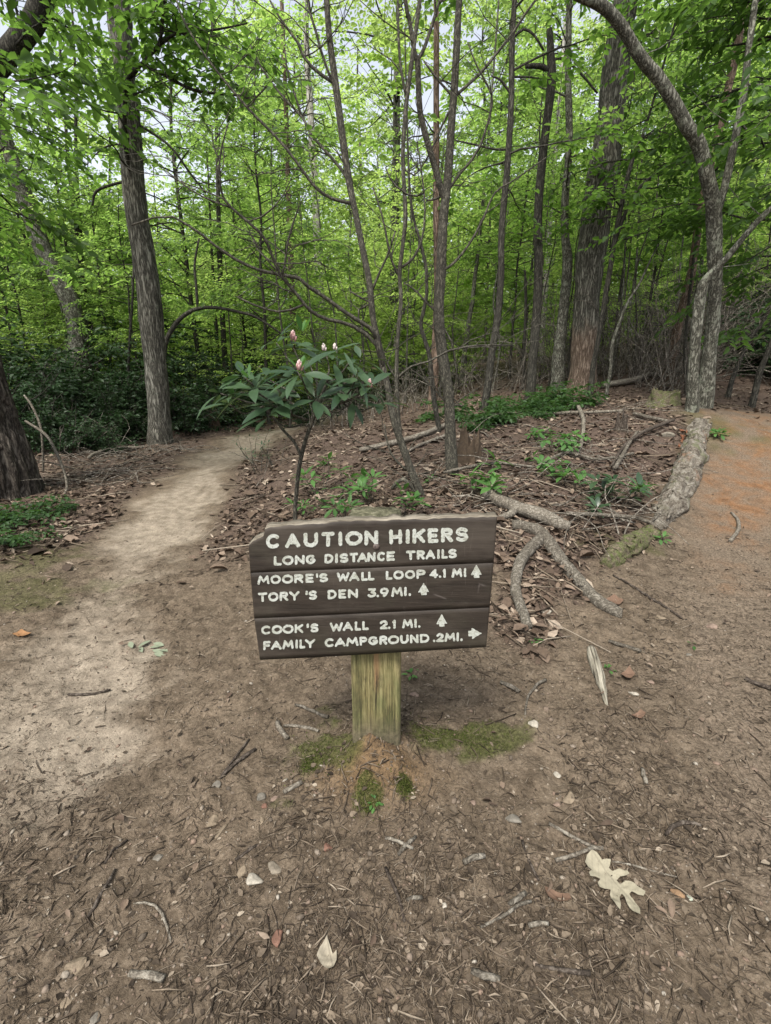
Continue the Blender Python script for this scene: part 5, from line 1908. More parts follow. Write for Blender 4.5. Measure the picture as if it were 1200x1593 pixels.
def stone(px, py, rpx, asp, rot, col, label, flat=.55, seed=0):
    p = hit(px, py)
    r = rpx * pxm(py, p[1])
    V = I2V.copy()
    # knock flat facets off the ball so that it reads as broken rock
    q = np.random.default_rng(seed + int(px))
    for _ in range(13):
        d = nrm(q.normal(0, 1, 3))
        h = q.uniform(.4, .85)
        t = V @ d
        V = V - np.where(t > h, (t - h) * .95, 0)[:, None] * d
    V = V * (1 + .16 * (fbm(V * 2.2 + px, 3, 5) - .5))[:, None]
    V = V * np.array([r * asp, r, r * flat])
    c, s = math.cos(rot), math.sin(rot)
    V = np.stack([V[:, 0] * c - V[:, 1] * s, V[:, 0] * s + V[:, 1] * c, V[:, 2]], 1)
    z = s1(p[0], p[1])
    V = V + np.array([0, 0, r * flat * .2])
    o = mesh_np('stone', V, I2F, stone_mat(col), None, None, False)
    o.location = (p[0], p[1], z)
    tag(o, label, 'stone')


for i, a in enumerate([
    (396, 1370, 13, 1.25, -.2, WHITE, 'whitish rounded stone with a sharp edge, beside a long tan stone below the sign post'),
    (377, 1354, 10, 1.9, .8, TAN, 'long tan stone lying against the whitish stone below the sign post', .5),
    (428, 1352, 10, 1.6, -.6, (.2, .17, .13), 'brownish flat stone just right of the whitish stone', .4),
    (430, 1460, 12, 1.2, 1.2, RED, 'reddish pointed stone above and left of the small pale dead leaf'),
    (405, 1240, 9, 1.2, .3, GREY, 'grey stone beside a small red pebble near the left moss patch'),
    (409, 1278, 9, .8, .2, TAN, 'pale upright stone just under the grey stone near the left moss patch'),
    (412, 1256, 6, 1.1, 0, RED, 'small red pebble between two pale stones near the left moss patch'),
    (428, 1243, 6, 1.2, .5, PINK, 'small pink pebble right of the grey stone near the left moss patch'),
    (336, 1223, 8, 1.0, .4, GREY, 'grey angular stone beside two crossed dark sticks'),
    (330, 1277, 10, 1.9, .9, TAN, 'long tan stone above the bare sandy spot left of the post'),
    (347, 1291, 8, 2.2, 1.1, TAN, 'narrow tan stone splinter beside the bare sandy spot left of the post'),
    (246, 1331, 9, 1.3, .9, GREY, 'dull grey flat stone left of the bare sandy spot'),
    (510, 1320, 8, 1.15, .4, RED, 'orange red pebble straight below the sign post'),
    (475, 1264, 6, 1.1, .2, TAN, 'small tan pebble just below the left moss patch'),
    (563, 1345, 6, 1.2, .1, TAN, 'small tan pebble right of and below the orange red pebble'),
    (830, 1131, 10, 1.1, 0, WHITE, 'white round stone on the dirt right of the right moss patch'),
    (120, 1501, 15, 1.5, .9, TAN, 'large tan wedge shaped stone in the lower left dirt'),
    (103, 1556, 10, 1.3, .6, TAN, 'rounded tan stone under the large wedge shaped stone'),
    (148, 1586, 11, 1.0, .2, GREY, 'grey stone cut by the bottom edge, lower left'),
    (690, 1412, 7, .7, .3, WHITE, 'small upright whitish pebble below the short pale sticks'),
    (737, 1248, 6, .9, 1.2, PINK, 'small pinkish pebble under the right moss patch'),
    (797, 1276, 8, 2.2, -.4, GREY, 'long grey-green stone between the right moss patch and the forked twig'),
    (1054, 1393, 8, 1.5, -.8, (.22, .14, .08), 'orange tan stone right of the big lobed dead leaf'),
    (1071, 1399, 6, 1.1, .5, (.28, .3, .24), 'pale greenish pebble beside the orange tan stone'),
    (885, 1243, 9, 2.0, .8, TAN, 'long tan stone chip in the pebble patch above the forked twig', .35),
    (868, 1205, 6, 1.2, 0, WHITE, 'small whitish pebble at the top of the pebble patch above the forked twig'),
    (865, 1253, 7, 1.0, .9, PINK, 'pinkish pebble in the pebble patch above the forked twig'),
    (848, 952, 8, 1.5, .0, WHITE, 'white lumpy stone in the dead leaves between the two cut branches'),
    (985, 1081, 7, 1.2, -.4, WHITE, 'small white stone right of the pale wood splinter'),
    (1012, 1062, 6, 1.0, .2, PINK, 'small pinkish stone below the orange tan one on the right-hand dirt'),
    (1048, 1043, 7, 1.2, .1, TAN, 'tan stone on the dirt right of the pale wood splinter'),
    (1026, 961, 7, 1.4, -.3, TAN, 'tan stone just beyond the cut end of the thick forked branch'),
    (1072, 1018, 6, 1.0, .1, GREY, 'grey pebble in the open dirt of the right-hand trail'),
    (1108, 975, 8, 1.5, -.2, PINK, 'buff flat stone in the open dirt of the right-hand trail'),
    (1036, 678, 10, 1.5, -.2, (.2, .178, .14), 'pale flat stone in the leaf litter beside the rotten log'),
    (645, 1083, 6, 1.5, 0, PINK, 'small pinkish stone right behind the sign post'),
]):
    stone(*a[:7], **({'flat': a[7]} if len(a) > 7 else {}), seed=i)


# ------------------------------------------------------------------ sticks and branches on the ground
def lying(name, label, pix, mat, cat='stick', lift=.5, sides=8, jit=.12, forks=(), group=None, taper=False, n=None, up=0.0):
    """a stick lying on the ground along photo-traced points (x, y, width)"""
    def path(pp):
        out = []
        for a in pp:
            q = hit(a[0], a[1])
            r = .5 * a[2] * pxm(a[1], q[1])
            out.append([q[0], q[1], 0, r, a[3] if len(a) > 3 else 0.0])
        out = np.array(out)
        L = np.linalg.norm(np.diff(out[:, :2], axis=0), axis=1).sum()
        S = smooth_path(out, int(np.clip(L / .025, 5, 60)))
        zz = gs(S[:, 0], S[:, 1])
        ker = np.ones(5) / 5
        zz = np.convolve(np.pad(zz, 2, mode='edge'), ker, 'valid')
        S[:, 2] = zz + S[:, 3] * lift + .002 + up + S[:, 4]
        return S[:, :4]
    g = Geo()
    S = path(pix)
    q = np.random.default_rng(int(pix[0][0] * 7 + pix[0][1]))
    S[:, :3] += (q.normal(0, .0012, (len(S), 3)))
    loc = S[0, :3].copy()
    loc[2] = s1(loc[0], loc[1])
    V, Q, T = tube(S[:, :3], S[:, 3], sides, jit, int(pix[0][0]))
    g.add(V, Q, T)
    for f in forks:
        S2 = path(f)
        V, Q, T = tube(S2[:, :3], S2[:, 3], sides, jit, int(f[0][0]))
        g.add(V, Q, T)
    o = g.build(name, M[mat], None, True, loc)
    tag(o, label, cat, group)
    return o


lying('fallen_log', 'grey broken log end lying right behind the upper right corner of the sign', [(756, 778, 17), (775, 788, 19), (800, 799, 20), (830, 810, 21), (862, 823, 20), (884, 831, 15)], 'stick_pale', 'log', .7, 18, .2, up=.02,
      forks=[[(800, 800, 13), (793, 808, 11), (770, 815, 7)]])
lying('forked_branch', 'thick grey forked branch with cut ends, lying in dead leaves beside the sign', [(797, 820, 17), (818, 826, 19), (836, 832, 22), (852, 848, 22), (866, 868, 20), (885, 892, 20), (902, 910, 20), (918, 929, 20), (935, 943, 20), (952, 953, 20), (968, 960, 18)], 'stick', 'branch', .45, 18, .15, up=.0,
      forks=[[(843, 842, 19), (830, 853, 18), (816, 868, 18), (807, 885, 17), (802, 908, 17), (803, 928, 17), (809, 947, 16.5), (815, 963, 16), (821, 979, 15)]])
lying('dead_branch', 'long thin pale dead branch in front of the grey broken log end', [(880, 812, 6), (920, 815, 6.5), (965, 819, 7), (1005, 825, 6), (1028, 838, 4)], 'stick', 'branch', 1.5, 7, .1, up=.05, forks=[[(965, 819, 4), (950, 805, 3.5), (930, 800, 3), (905, 790, 2)], [(1005, 825, 4), (1018, 818, 3), (1030, 803, 2)]])
SB = 'loose sticks'
for a in [
    ('forked pale twig pointing at the big lobed dead leaf', [(854, 1286, 5), (890, 1307, 5.5), (922, 1324, 6.5), (938, 1327, 6)], 'stick_pale', [[(922, 1325, 6), (893, 1335, 6), (864, 1342, 6.5)]]),
    ('dark thin straight stick pointing up right in the lower left dirt', [(137, 1430, 5), (158, 1395, 5.5), (180, 1356, 4)], 'stick_dark', []),
    ('short thick pale stick in the lower left dirt, near the small pale dead leaf', [(203, 1518, 10), (225, 1521, 11), (255, 1526, 12)], 'stick_pale', []),
    ('thin bent pale twig above the short thick pale stick', [(208, 1412, 3), (230, 1409, 4), (247, 1416, 4), (258, 1438, 4), (266, 1468, 3.5)], 'stick_pale', []),
    ('longer of two crossed dark sticks left of the post', [(344, 1214, 4), (365, 1190, 5.5), (398, 1167, 6)], 'stick_dark', [[(345, 1208, 3), (370, 1175, 3.5), (388, 1152, 3)]]),
    ('stubby pale stick beside the left moss patch', [(441, 1240, 7), (455, 1231, 7.5), (471, 1222, 7)], 'stick_pale', []),
    ('thin dark stick right of the long tan stone and whitish stone', [(366, 1341, 4), (383, 1330, 4.5), (402, 1317, 3.5)], 'stick_dark', []),
    ('thin curved twig running up right under the forked pale twig', [(747, 1445, 4), (775, 1432, 5), (797, 1422, 5), (806, 1411, 6), (826, 1404, 5)], 'stick', []),
    ('thin dark straight twig left of the forked pale twig', [(812, 1310, 4), (824, 1343, 4.5), (838, 1372, 4)], 'stick_dark', []),
    ('short pale peg of wood on the open dirt at the right', [(999, 1197, 6), (1002, 1209, 6.5), (1005, 1221, 6.5)], 'stick_pale', []),
    ('dark arched root bowing over the right-hand dirt above the bare patch', [(1036, 1301, 5), (1046, 1288, 6.5), (1062, 1282, 7), (1080, 1283, 6), (1092, 1287, 4)], 'stick_dark', []),
    ('thin pale straw of wood behind the big lobed dead leaf', [(952, 1342, 3), (985, 1348, 3.5), (1020, 1357, 3), (1055, 1366, 2)], 'stick_pale', []),
    ('dark stick entering from the right edge', [(1158, 1061, 7), (1178, 1068, 7), (1215, 1079, 7)], 'stick_dark', []),
    ('straight brown stick above the pale wood splinter', [(948, 999, 5), (972, 1009, 6), (997, 1019, 6)], 'stick', []),
    ('curved pale dead twig at the edge of the orange soil', [(1138, 799, 4), (1148, 810, 5), (1149, 825, 5.5), (1142, 836, 5.5), (1136, 845, 6)], 'stick_pale', []),
    ('stubby tan stick between the left moss patch and the path', [(431, 1126, 7), (438, 1138, 8), (446, 1150, 8)], 'stick_pale', []),
    ('thin pale stick lying level left of the post', [(442, 1129, 4), (468, 1132, 5), (496, 1138, 5)], 'stick_pale', []),
    ('thin tan stick slanting down toward the post from the left', [(459, 1099, 4), (485, 1108, 4.5), (511, 1119, 6)], 'stick', []),
    ('long thin dark twig on the right-hand dirt below the mossy log end', [(954, 896, 3), (985, 913, 3.5), (1022, 938, 4), (1061, 964, 3)], 'stick_dark', []),
    ('short tan stick right of the sign post near the right moss patch', [(778, 1063, 6), (793, 1069, 7), (809, 1077, 7)], 'stick', []),
    ('hooked tan twig below the short tan stick right of the post', [(849, 1059, 5), (833, 1070, 4.5), (822, 1086, 4), (818, 1102, 3.5), (817, 1120, 2.5)], 'stick', []),
    ('dark flat stick near the bottom, right of the small pale dead leaf', [(834, 1504, 5), (870, 1512, 6), (918, 1520, 8)], 'stick_dark', []),
    ('short pale stick below and right of the post, paired with a brown one', [(600, 1307, 5), (620, 1315, 5.5), (643, 1325, 5)], 'stick_pale', []),
    ('short brown stick crossing the end of the short pale stick', [(619, 1335, 5.5), (632, 1320, 6), (648, 1305, 5)], 'stick', []),
    ('stubby tan stick beside the thin curved twig', [(792, 1410, 7), (805, 1401, 8), (818, 1392, 7)], 'stick', []),
    ('dark curved twig below the post, left of the small upright whitish pebble', [(599, 1354, 5), (612, 1380, 5.5), (622, 1408, 5), (629, 1436, 4)], 'stick_dark', []),
    ('pair of joined tan splinters left of the small upright whitish pebble', [(633, 1407, 6), (645, 1404, 6.5), (657, 1402, 6)], 'stick', []),
    ('tan stick in the middle of the dirt, left of the dark straight twig', [(720, 1344, 8), (737, 1339, 9), (754, 1334, 8)], 'stick', []),
    ('pale flat chip of wood under the thin curved twig', [(822, 1446, 7), (838, 1444, 7.5), (853, 1443, 6)], 'stick_pale', []),
    ('tan knobbly stick at the bottom, above the frame edge', [(735, 1516, 9), (755, 1522, 11), (778, 1530, 9)], 'stick', []),
    ('thin dark stick lying along the sandy trail', [(105, 1078, 4), (140, 1077, 4.5), (172, 1068, 3.5)], 'stick_dark', []),
    ('dark twig on the left dirt, upper one of two slanting alike', [(163, 1345, 3), (176, 1326, 4), (200, 1308, 3)], 'stick_dark', []),
]:
    lying('stick', a[0], a[1], a[2], 'stick', .8, 7, .16, a[3])
for a in [
    ('long pale lichened fallen pole behind the bare saplings', [(560, 705, 7), (600, 697, 8), (650, 684, 8), (697, 664, 7)], 'stick_pale', .01),
    ('thin pale fallen pole in front of the lichened one behind the saplings', [(632, 708, 4), (660, 694, 5), (697, 680, 5)], 'stick_pale', .01),
    ('pale crooked dead branch standing out of the leaf litter right of the rotten stump', [(893, 628, 6), (905, 652, 6), (907, 675, 6), (903, 700, 6), (896, 715, 4)], 'stick_pale', .03),
    ('straight pale pole lying level across the leafy bank', [(830, 648, 4), (880, 647, 5), (930, 646, 5), (968, 644, 4)], 'stick_pale', .02),
    ('dark dead branch arching up the bank toward the rotten log', [(950, 735, 4), (968, 705, 5), (988, 688, 5.5), (1015, 674, 6), (1047, 661, 5)], 'stick_dark', .04),
    ('grey dead stick leaning down the bank beside the dark arching branch', [(955, 739, 7), (968, 717, 6), (978, 698, 5), (990, 680, 4)], 'stick', .04),
    ('grey fallen log at the foot of the dark trunk behind the bank', [(935, 606, 7), (965, 601, 9), (995, 594, 9), (1028, 583, 8)], 'stick_pale', .02),
    ('thin grey stick lying toward the rotten log over dead leaves', [(985, 648, 5), (1010, 655, 6), (1040, 661, 5)], 'stick', .02),
    ('curved pale dead branch on the floor of the left thicket', [(140, 718, 5), (165, 706, 5), (195, 702, 4.5), (222, 701, 3)], 'stick_pale', .03),
    ('pale dead branch end lying by the foot of the tall trailside trunk', [(152, 637, 4), (172, 646, 4.5), (200, 660, 4.5), (234, 676, 4)], 'stick_pale', .12),
    ('long brown dead branch with side twigs lying across the bank', [(842, 728, 4), (880, 712, 5), (930, 722, 5), (985, 712, 4)], 'stick', .03),
    ('dead grey branch running from the bare sapling foot to the broken log', [(690, 745, 4), (720, 738, 5), (770, 730, 5), (830, 735, 3)], 'stick', .04),
]:
    lying('dead_branch', a[0], a[1], a[2], 'branch', 1.0, 7, .12, up=a[3])

# dead twigs bending over the ground by the left thicket
for k, (pp, lab) in enumerate([
    ([(100, 790, 4, 4.6), (104, 760, 4, 4.7), (100, 735, 4, 4.9), (86, 700, 4.5, 5.2), (70, 675, 4.5, 5.5), (40, 655, 4, 5.8)], 'long curved dead stem arching left beside the furrowed trunk'),
    ([(64, 720, 3, 5.6), (66, 690, 3, 5.6), (62, 660, 3.5, 5.7), (50, 632, 3.5, 5.8), (38, 615, 3, 5.9)], 'thin dead stem standing close beside the furrowed trunk'),
]):
    P = px_path(pp, 5)
    P[0, 2] = s1(P[0, 0], P[0, 1]) - .02
    g = Geo()
    stem_geo(g, P, 30, 6, .08, k)
    loc = P[0, :3].copy()
    tag(g.build('dead_branch', M['stick'], None, True, loc), lab, 'branch')

# pale split piece of wood standing proud of the dirt
b = NB('grey_split_wood')
gr = b.noise(b.obj((1, 1, 1)), 9, 4)
_a, _b = hit(920, 1010), hit(944, 1098)
g0 = b.n('ShaderNodeMapping')
g0.inputs['Rotation'].default_value = (0, 0, math.atan2(_b[0] - _a[0], _b[1] - _a[1]))
b.t.links.new(b.co.outputs['Object'], g0.inputs['Vector'])
gv = b.n('ShaderNodeMapping')
gv.inputs['Scale'].default_value = (150, 6, 40)
b.t.links.new(g0.outputs[0], gv.inputs['Vector'])
gr = b.noise(gv.outputs[0], 1, 5, .6)
M['split'] = b.done(b.bsdf(b.ramp(gr, [(.36, (.05, .043, .032)), (.48, (.2, .182, .14)), (.64, (.33, .305, .245))]), .9, b.bump(gr, .8, .006), .1))
lying('wood_splinter', 'pale grey weathered splinter of split wood half sunk in the dirt', [(920, 1010, 12), (923, 1026, 17), (931, 1050, 17), (938, 1072, 11), (944, 1098, 4)], 'split', 'wood', .15, 14, .0)


# ------------------------------------------------------------------ rotten log, mossy end, stump
b = NB('rotten_log_wood')
v = b.obj((1, 1, 1))
n1 = b.noise(v, 16, 6, .7, .6)
n2 = b.noise(v, 70, 5, .65)
c = b.ramp(b.math('ADD', b.math('MULTIPLY', n1, .6), b.math('MULTIPLY', n2, .4)), [(.37, (.03, .024, .019)), (.46, (.1, .084, .066)), (.56, (.2, .182, .15)), (.68, (.32, .3, .255))])
c = b.mix(b.ramp(b.noise(v, 7, 4, .6), [(.54, 0.0), (.66, .75)]), c, (.09, .1, .045))
c = b.mix(b.ramp(b.noise(v, 5, 3, .6), [(.6, 0.0), (.72, .6)]), c, (.2, .095, .05))
M['rotten'] = b.done(b.bsdf(c, .92, b.bump(b.math('ADD', n1, b.math('MULTIPLY', n2, .5)), 1.0, .02), .1))


def log_body(pix, sides, jit, seed, plates, lift=.3):
    out = []
    for a in pix:
        q = hit(a[0], a[1])
        out.append([q[0], q[1], 0, .5 * a[2] * pxm(a[1], q[1])])
    n = 240
    S = smooth_path(np.array(out), n)
    S[:, 2] = gs(S[:, 0], S[:, 1]) + S[:, 3] * lift
    L = np.concatenate([[0], np.cumsum(np.linalg.norm(np.diff(S[:, :3], axis=0), axis=1))])
    V, Q, T = tube(S[:, :3], S[:, 3], sides)
    m = n * sides
    cen = np.repeat(S[:, :3], sides, 0)
    dv = V[:m] - cen
    ang = np.tile(np.linspace(0, 2 * math.pi, sides, endpoint=False), n)
    cyl = np.stack([np.cos(ang), np.sin(ang), np.zeros(m)], 1)
    sl = np.repeat(L, sides)
    broad = fbm(np.stack([cyl[:, 0] * .9, cyl[:, 1] * .9, sl * 3.2], 1), 3, seed) - .5
    ridge = 1 - np.abs(2 * fbm(np.stack([cyl[:, 0] * 5, cyl[:, 1] * 5, sl * 2.6], 1), 4, seed + 3) - 1)
    flake = sstep(.47, .53, fbm(np.stack([cyl[:, 0] * 2.2, cyl[:, 1] * 2.2, sl * 7], 1), 3, seed + 9))
    f = 1 + jit * 1.3 * broad + .32 * (ridge - .75) + plates * (flake - .5)
    V[:m] = cen + dv * f[:, None]
    return S, V, Q, T


S, V, Q, T = log_body([(1090, 660, 24), (1086, 676, 29), (1080, 694, 33), (1070, 725, 36), (1056, 762, 37), (1040, 793, 35), (1024, 820, 22)], 64, .75, 91, .2, -.05)
loc = np.array([S[0, 0], S[0, 1], s1(S[0, 0], S[0, 1])])
rl = empty('rotten_log', loc)
tag(rl, 'rotten pale flaking log lying along the edge of the right-hand trail', 'log')
g = Geo()
g.add(V, Q, T)
g.build('log_body', M['rotten'], rl, False, loc)
M['wood_red'] = simple('red_rotten_wood', (.2, .085, .045), .9, .5, 60, 1.0)
g = Geo()
q = np.random.default_rng(5)
for k in range(16):
    i = q.integers(25, 88)
    p = S[i, :3] + np.array([-S[i, 3] * q.uniform(.8, 1.3), q.uniform(-.05, .05), -.01])
    p[2] = s1(p[0], p[1]) - .01
    d = np.array([q.normal(0, .3), q.normal(.3, .6), .5])
    L = q.uniform(.05, .14)
    P = twig_path(p, d, L, 4, .1, 0, q)
    V, Q, T = tube(P, np.array([.02, .019, .015, .01, .003]) * q.uniform(.5, 1.2), 6, .3, k)
    g.add(V, Q, T)
g.build('crumbling_wood', M['wood_red'], rl, False, loc)
for k in range(14):
    i = q.integers(6, 215)
    t = nrm(S[i + 12, :3] - S[i, :3])
    sd = nrm(np.cross(t, UP))
    a = q.uniform(-1.1, 1.1)
    p = S[i, :3] + (sd * math.sin(a) + UP * math.cos(a)) * S[i, 3] * q.uniform(.85, 1.1)
    L = q.uniform(.06, .2)
    P = np.array([p, p + t * L * .5 + UP * q.uniform(0, .012), p + t * L + UP * q.uniform(-.01, .03)])
    V, Q, T = tube(smooth_path(P, 6), np.array([.008, .014, .016, .014, .01, .004]) * q.uniform(.6, 1.3), 5, .4, k)
    g = Geo()
    g.add(V, Q, T)
    g.build('bark_flake', M['rotten'], rl, False, loc)

b = NB('mossy_wood')
n1 = b.noise(b.obj(), 22, 5, .65)
n2 = b.noise(b.obj(), 90, 4, .65)
M['mossy'] = b.done(b.bsdf(b.mix(b.ramp(n1, [(.42, 0.0), (.6, 1.0)]), b.ramp(n2, [(.35, (.06, .048, .034)), (.65, (.17, .14, .1))]), b.ramp(n2, [(.35, (.05, .06, .02)), (.65, (.13, .145, .06))])), .95, b.bump(n2, .9, .012), .1))
S, V, Q, T = log_body([(1014, 830, 22), (998, 843, 30), (978, 856, 36), (958, 868, 32), (940, 880, 20)], 36, .8, 95, .3, -.12)
loc = np.array([S[0, 0], S[0, 1], s1(S[0, 0], S[0, 1])])
g = Geo()
g.add(V, Q, T)
tag(g.build('mossy_log', M['mossy'], None, False, loc), 'low mossy rotten log end between the forked branch and the right-hand trail', 'log')


def stump(label, px, py, Y, wpx, hpx, mat, seed, name='stump', rag=.5):
    p = at(px, py, Y)
    k = pxm(py, Y)
    r, h = wpx * k / 2, hpx * k
    z = s1(p[0], p[1])
    ns, nr = 44, 26
    a = np.linspace(0, 2 * math.pi, ns, endpoint=False)
    top = h * (1 - rag + rag * 1.3 * fbm(np.stack([np.cos(a) * 4.5, np.sin(a) * 4.5, np.full(ns, seed)], 1), 4, seed) ** 1.6 * 1.6)
    V = []
    for j in range(nr):
        t = j / (nr - 1)
        rr = r * (1 + .45 * (1 - t) ** 3 - .2 * t)
        q = np.stack([np.cos(a) * rr, np.sin(a) * rr, -.08 + (top + .08) * t], 1)
        f = 1 + .5 * (fbm(np.stack([np.cos(a) * 5, np.sin(a) * 5, np.full(ns, t * 2.5)], 1), 3, seed + 1) - .5)
        q[:, :2] *= f[:, None]
        V.append(q)
    inner = V[-1].copy()
    inner[:, :2] *= .45
    inner[:, 2] = h * .3 + .3 * h * vnoise(inner * 40, 3)
    V.append(inner)
    V = np.array(V)
    ii = np.arange(V.shape[0] * ns).reshape(-1, ns)
    Q = np.stack([ii[:-1], np.roll(ii[:-1], -1, 1), np.roll(ii[1:], -1, 1), ii[1:]], -1).reshape(-1, 4)
    V = np.vstack([V.reshape(-1, 3), [[0, 0, h * .25]]])
    T = np.array([(ii[-1, i], ii[-1, (i + 1) % ns], len(V) - 1) for i in range(ns)])
    o = mesh_np(name, V, [Q, T], M[mat], None, {'tint': np.full(len(V), .8)}, False)
    o.location = (p[0], p[1], z)
    tag(o, label, 'stump')


M['rot_brown'] = simple('brown_rotten_wood', (.075, .054, .036), .95, .65, 45, 1.0)
stump('low crumbling brown rotten stump right of the forked brown sapling', 727, 724, 4.7, 40, 44, 'rot_brown', 7, rag=.95)
stump('small black stub sticking out of the leafy bank', 966, 668, 5.6, 18, 26, 'stick_dark', 8, rag=.8)
stump('mossy brown tree stump hidden in litter left of the twin-stemmed lichened tree', 1035, 625, 6.5, 46, 22, 'mossy', 9, rag=.4)
stump('reddish broken stump at the bend of the sandy trail', 333, 662, 9.6, 20, 30, 'rot_brown', 10, rag=.95)


# ------------------------------------------------------------------ broad-leaved plants: better leaves
def fine_leaves(P, D, N, L, W, fold=.12, droop=.18, prof=None):
    """leaves of 3 x 8 points: rounded outline, folded midrib, drooping tip"""
    P, D, N = np.asarray(P, float), nrm(np.asarray(D, float)), np.asarray(N, float)
    n = len(P)
    S = nrm(np.cross(D, N))
    N = np.cross(S, D)
    t = np.array([0, .07, .2, .38, .56, .74, .9, 1.0])
    w = np.array([.04, .08, .52, .88, 1.0, .82, .4, .02]) if prof is None else np.array(prof)
    L = np.broadcast_to(L, (n,))[:, None, None]
    W = np.broadcast_to(W, (n,))[:, None, None]
    dr = np.broadcast_to(droop, (n,))[:, None, None]
    mid = P[:, None] + D[:, None] * L * t[None, :, None] - N[:, None] * L * dr * (t[None, :, None] ** 2)
    off = S[:, None] * W * .5 * w[None, :, None]
    upw = N[:, None] * W * fold * w[None, :, None]
    V = np.stack([mid - off + upw, mid, mid + off + upw], 2).reshape(n, 24, 3)
    q = []
    for i in range(7):
        for j in range(2):
            q.append([i * 3 + j, i * 3 + j + 1, i * 3 + 4 + j, i * 3 + 3 + j])
    Q = (np.arange(n)[:, None, None] * 24 + np.array(q)[None]).reshape(-1, 4)
    return V.reshape(-1, 3), Q


def whorl(acc, p, axis, n, L, rs, spread=1.1, wr=.27, up_=.0):
    axis = nrm(np.asarray(axis, float))
    s = nrm(np.cross(axis, np.array([.3, .9, .2])))
    q = np.cross(axis, s)
    for k in range(n):
        a = 2 * math.pi * k / n + rs.normal(0, .25)
        e = rs.normal(spread, .22)
        d = axis * math.cos(e) + (s * math.cos(a) + q * math.sin(a)) * math.sin(e)
        l = L * rs.uniform(.65, 1.1)
        acc.append((p + d * .012, d, axis * 1.0 + UP * .6, l, l * wr * rs.uniform(.85, 1.15), rs.uniform(0, 1)))


def build_leaves(acc, name, mat, parent, loc, fold=.12, droop=.16, prof=None):
    P, D, N, L, W, t = map(np.array, zip(*acc))
    V, Q = fine_leaves(P, D, N, L, W, fold, np.random.default_rng(1).uniform(.3, 1.8, len(P)) * droop, prof)
    return mesh_np(name, V, Q, mat, parent, {'tint': np.repeat(t, 24)}, True, loc=loc)


# the rhododendron
rs = np.random.default_rng(909)
YR = 2.55
base = at(459, 815, YR)
loc = np.array([base[0], base[1], s1(base[0], base[1])])
rh = empty('rhododendron_bush', loc)
tag(rh, 'young rhododendron with long leathery leaves and pink buds, standing behind the sign', 'bush')
g = Geo()
P = ground_stem(px_path([(459, 815, 6.5), (461, 770, 6.5), (466, 725, 6.5), (474, 690, 6.2), (484, 660, 6), (493, 636, 6), (503, 610, 6), (510, 585, 5)], YR), 1.3)
stem_geo(g, P, 50, 9, .12, 3)
Pb = px_path([(470, 712, 5), (458, 688, 4.6), (440, 668, 4.4), (425, 648, 4)], YR - .05)
stem_geo(g, Pb, 20, 7, .08, 5)
Pb = px_path([(488, 650, 4.6), (515, 632, 4.4), (545, 622, 4), (572, 612, 3.4)], YR)
stem_geo(g, Pb, 20, 7, .08, 6)
WH = [  # px, py, dY, axis, n, length
    (398, 606, -.22, (-.5, -.45, .75), 9, .19, (478, 652)), (378, 585, -.1, (-.45, -.2, .85), 6, .16, (440, 620)), (356, 628, -.12, (-.75, -.3, .45), 5, .15, (410, 632)),
    (430, 533, .05, (-.45, -.1, .85), 5, .15, (470, 590)), (457, 542, 0, (-.1, -.3, .95), 7, .15, (480, 590)), (467, 582, -.28, (.0, -.6, .75), 9, .18, (492, 636)),
    (508, 552, .1, (.1, -.1, 1), 8, .16, (505, 600)), (545, 562, .05, (.35, -.2, .85), 7, .17, (510, 595)), (562, 560, .22, (.6, .1, .7), 6, .16, (520, 600)), (575, 604, -.1, (.65, -.4, .6), 9, .17, (510, 620)),
    (530, 612, -.2, (.4, -.6, .45), 7, .16, (500, 630)), (492, 622, -.28, (.1, -.7, .4), 8, .16, (492, 645)), (430, 632, -.26, (-.3, -.7, .35), 8, .17, (478, 655)), (540, 590, .22, (.4, .3, .7), 6, .15, (510, 600)),
    (480, 560, .25, (0, .4, .8), 7, .15, (500, 600)), (415, 588, .05, (-.4, -.1, .7), 8, .16, (460, 610)),
    (590, 628, .1, (.8, -.1, .4), 6, .14, (530, 625)), (418, 648, -.2, (-.5, -.6, .3), 7, .16, (470, 660)), (343, 612, .05, (-.9, -.1, .4), 5, .15, (400, 628)), (432, 606, .1, (-.3, -.3, .8), 7, .16, (470, 630)), (408, 632, .1, (-.5, .1, .7), 6, .15, (455, 645)), (548, 626, .0, (.5, -.4, .6), 6, .15, (505, 635)),
    (375, 610, .15, (-.6, .2, .6), 7, .15, (430, 620)), (555, 588, -.2, (.4, -.6, .6), 7, .15, (520, 610)),
]
acc = []
for px, py, dy, ax, n, L, fr in WH:
    p = at(px, py, YR + dy)
    f = at(fr[0], fr[1], YR)
    m = (p + f) / 2 + np.array([0, 0, -.02]) + rs.normal(0, .015, 3)
    V, Q, T = tube(smooth_path(np.array([f, m, p]), 10), np.linspace(.0055, .0035, 10), 6)
    g.add(V, Q, T)
    whorl(acc, p, (ax[0] * .7, ax[1] * .6, .9), n + 1, L * 1.16, rs, 1.34, .25)
g.build('stem', M['bark_smooth'], rh, True, loc)
acc = [(a_, d_, nrm(np.asarray(n_) + rs.normal(0, .3, 3)), l_ * rs.uniform(.75, 1.1), w_2 * rs.uniform(.8, 1.15), t_) for a_, d_, n_, l_, w_2, t_ in acc]
b = build_leaves(acc, 'foliage', M['leaf_rhodo'], rh, loc, .1, .22)
